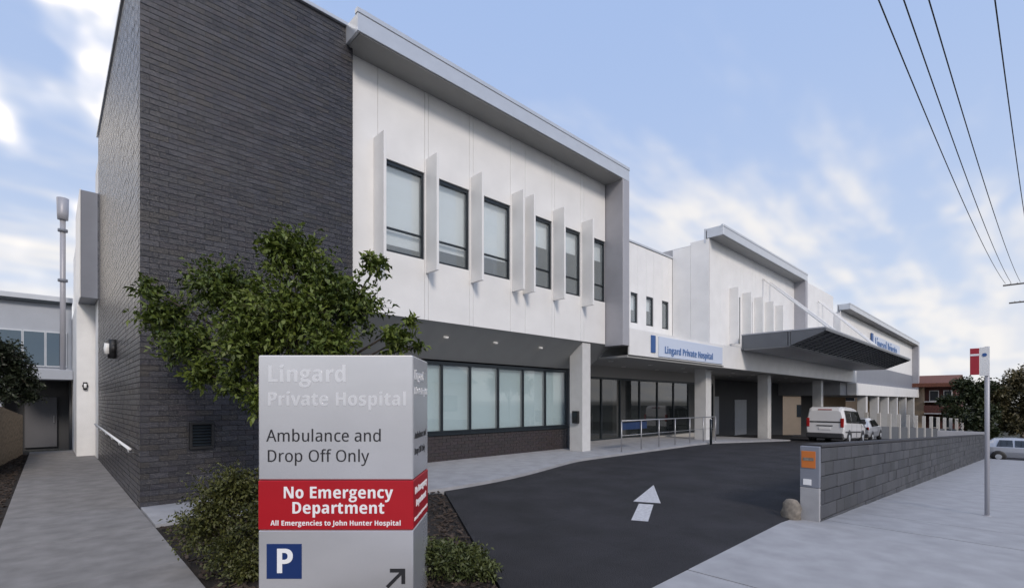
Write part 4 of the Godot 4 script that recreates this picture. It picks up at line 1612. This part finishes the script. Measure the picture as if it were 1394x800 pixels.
	far_tree("brown_tree", "lower brownish tree to the left of the broad one, beyond the stop post", 72.0, 2.4, -3.2, [[72.0, 1.8, 2.6, 1.7], [72.4, 0.4, 1.4, 1.5], [72.0, -0.4, 3.2, 1.4], [72, 2.6, 1.0, 1.4]], ol, ob, "", 90.0, 0.3)
	# the other side of the road, mirrored in the ground-floor glazing
	t = thing("street_house", "pale weatherboard house across the road, mirrored in the ground-floor windows", "house", P(24, -0.4, -20))
	st = new_st()
	bx(st, 18.0, 31.0, -1.4, 3.4, -26.0, -18.0)
	commit(st, "wall", M.white_paint, t)
	st = new_st()
	prism(st, [P(17.4, 3.4, -17.4), P(17.4, 3.4, -26.6), P(17.4, 5.8, -22.0)], Vector3(14.2, 0, 0))
	commit(st, "roof", M.cladding_grey, t)
	for x in [19.5, 23.5, 27.5]:
		st = new_st()
		bx(st, x, x + 1.8, 0.6, 2.2, -17.99, -17.94)
		commit(st, "window", M.blue_glass, t)
	far_tree("road_tree", "leafy street tree across the road near the pale house", 15.5, -15.0, -0.8, [[15.5, 4.0, -15.0, 1.8], [16.6, 3.2, -14.6, 1.3], [14.4, 3.2, -15.4, 1.4], [15.4, 5.2, -15.2, 1.2]], dk, lg)
	far_tree("road_tree", "taller leafy street tree across the road past the pale house", 34.0, -15.5, -1.6, [[34.0, 4.2, -15.5, 2.1], [35.4, 3.2, -15.0, 1.5], [32.8, 3.4, -15.8, 1.5], [34.2, 5.8, -15.4, 1.4]], dk, lg)
	# utility pole and cables
	pole(Vector3(57.5, walk_y(57.5) - 0.2, 0.35), "weathered timber power pole with two crossarms at the right edge")
	pole(Vector3(-20.0, -0.2, -1.2), "weathered timber power pole on the verge behind the camera")
	var ends := [[0.95, 2.72, 11.35], [0.62, 2.37, 11.35], [0.1, 2.16, 11.35], [-0.75, 1.24, 11.35]]
	var names := ["first", "second", "third", "rightmost"]
	for i in 4:
		var q: Array = ends[i]
		var pts := []
		for k in 41:
			var s := k / 40.0
			var a := lerpf(57.5, -20.0, s)
			pts.append(P(a, q[2] - 4.0 * s * (1.0 - s) * 1.75, lerpf(q[0], q[1], s)))
		st = new_st(true)
		tube(st, pts, 0.014, 0.014, 5)
		var c := commit(st, "power_line", M.cable)
		tag(c, "%s thin black power cable from the left, crossing the sky at upper right" % names[i] if i < 3 else "rightmost thin black power cable crossing the sky at upper right", "cable", "power cables overhead")

func pole(at: Vector3, label: String) -> void:
	var t := thing("power_pole", label, "power pole", at, "timber power poles")
	var st := new_st(true)
	tube(st, [at, at + Vector3(0, 7, 0), at + Vector3(0, 15.2, 0)], 0.17, 0.12, 12)
	commit(st, "pole", M.pole_wood, t)
	for y in [11.15, 9.65]:
		var h := 1.45 if y > 10.0 else 1.1
		st = new_st()
		box(st, Vector3(at.x - 0.06, y, at.z - h), Vector3(at.x + 0.06, y + 0.11, at.z + h), 0.01)
		var arm := commit(st, "crossarm", M.pole_wood, t)
		for z in [-0.9, -0.55, 0.5, 0.95]:
			st = new_st(true)
			tube(st, [Vector3(at.x, y + 0.11, at.z + z * h / 1.3), Vector3(at.x, y + 0.22, at.z + z * h / 1.3)], 0.04, 0.025, 8)
			commit(st, "insulator", M.lamp_white, arm)

# ------------------------------------------------------------------
func _ready() -> void:
	rng.seed = 20240611
	var cam := Camera3D.new()
	cam.name = "camera"
	cam.projection = Camera3D.PROJECTION_FRUSTUM
	cam.near = 0.1
	cam.far = 1200.0
	cam.size = 0.1 * 800.0 / 662.0
	cam.frustum_offset = Vector2(0, 0.1 * 146.0 / 662.0)
	add_child(cam)
	cam.position = Vector3(0, EYE, 0)
	cam.rotation_degrees = Vector3(0, -43.6, 0)
	cam.current = true
	var we := WorldEnvironment.new()
	we.name = "environment"
	var e := Environment.new()
	e.background_mode = Environment.BG_SKY
	var sky := Sky.new()
	var sm := PanoramaSkyMaterial.new()
	sm.panorama = make_sky()
	sky.sky_material = sm
	e.sky = sky
	e.tonemap_mode = Environment.TONE_MAPPER_LINEAR
	e.tonemap_exposure = 1.3
	e.sdfgi_enabled = true
	e.ssao_enabled = true
	e.ssil_enabled = true
	we.environment = e
	add_child(we)
	var sun := DirectionalLight3D.new()
	sun.name = "sun"
	sun.light_energy = 0.5
	sun.light_angular_distance = 14.0
	sun.light_color = Color(1.0, 0.95, 0.9)
	sun.shadow_enabled = true
	add_child(sun)
	sun.look_at_from_position(Vector3(-0.36, 0.62, 0.85), Vector3.ZERO, Vector3.UP)
	make_materials()
	make_ground()
	make_hospital()
	make_pylon()
	make_low_wall()
	make_plants()
	make_van()
	make_fittings()
	make_far()
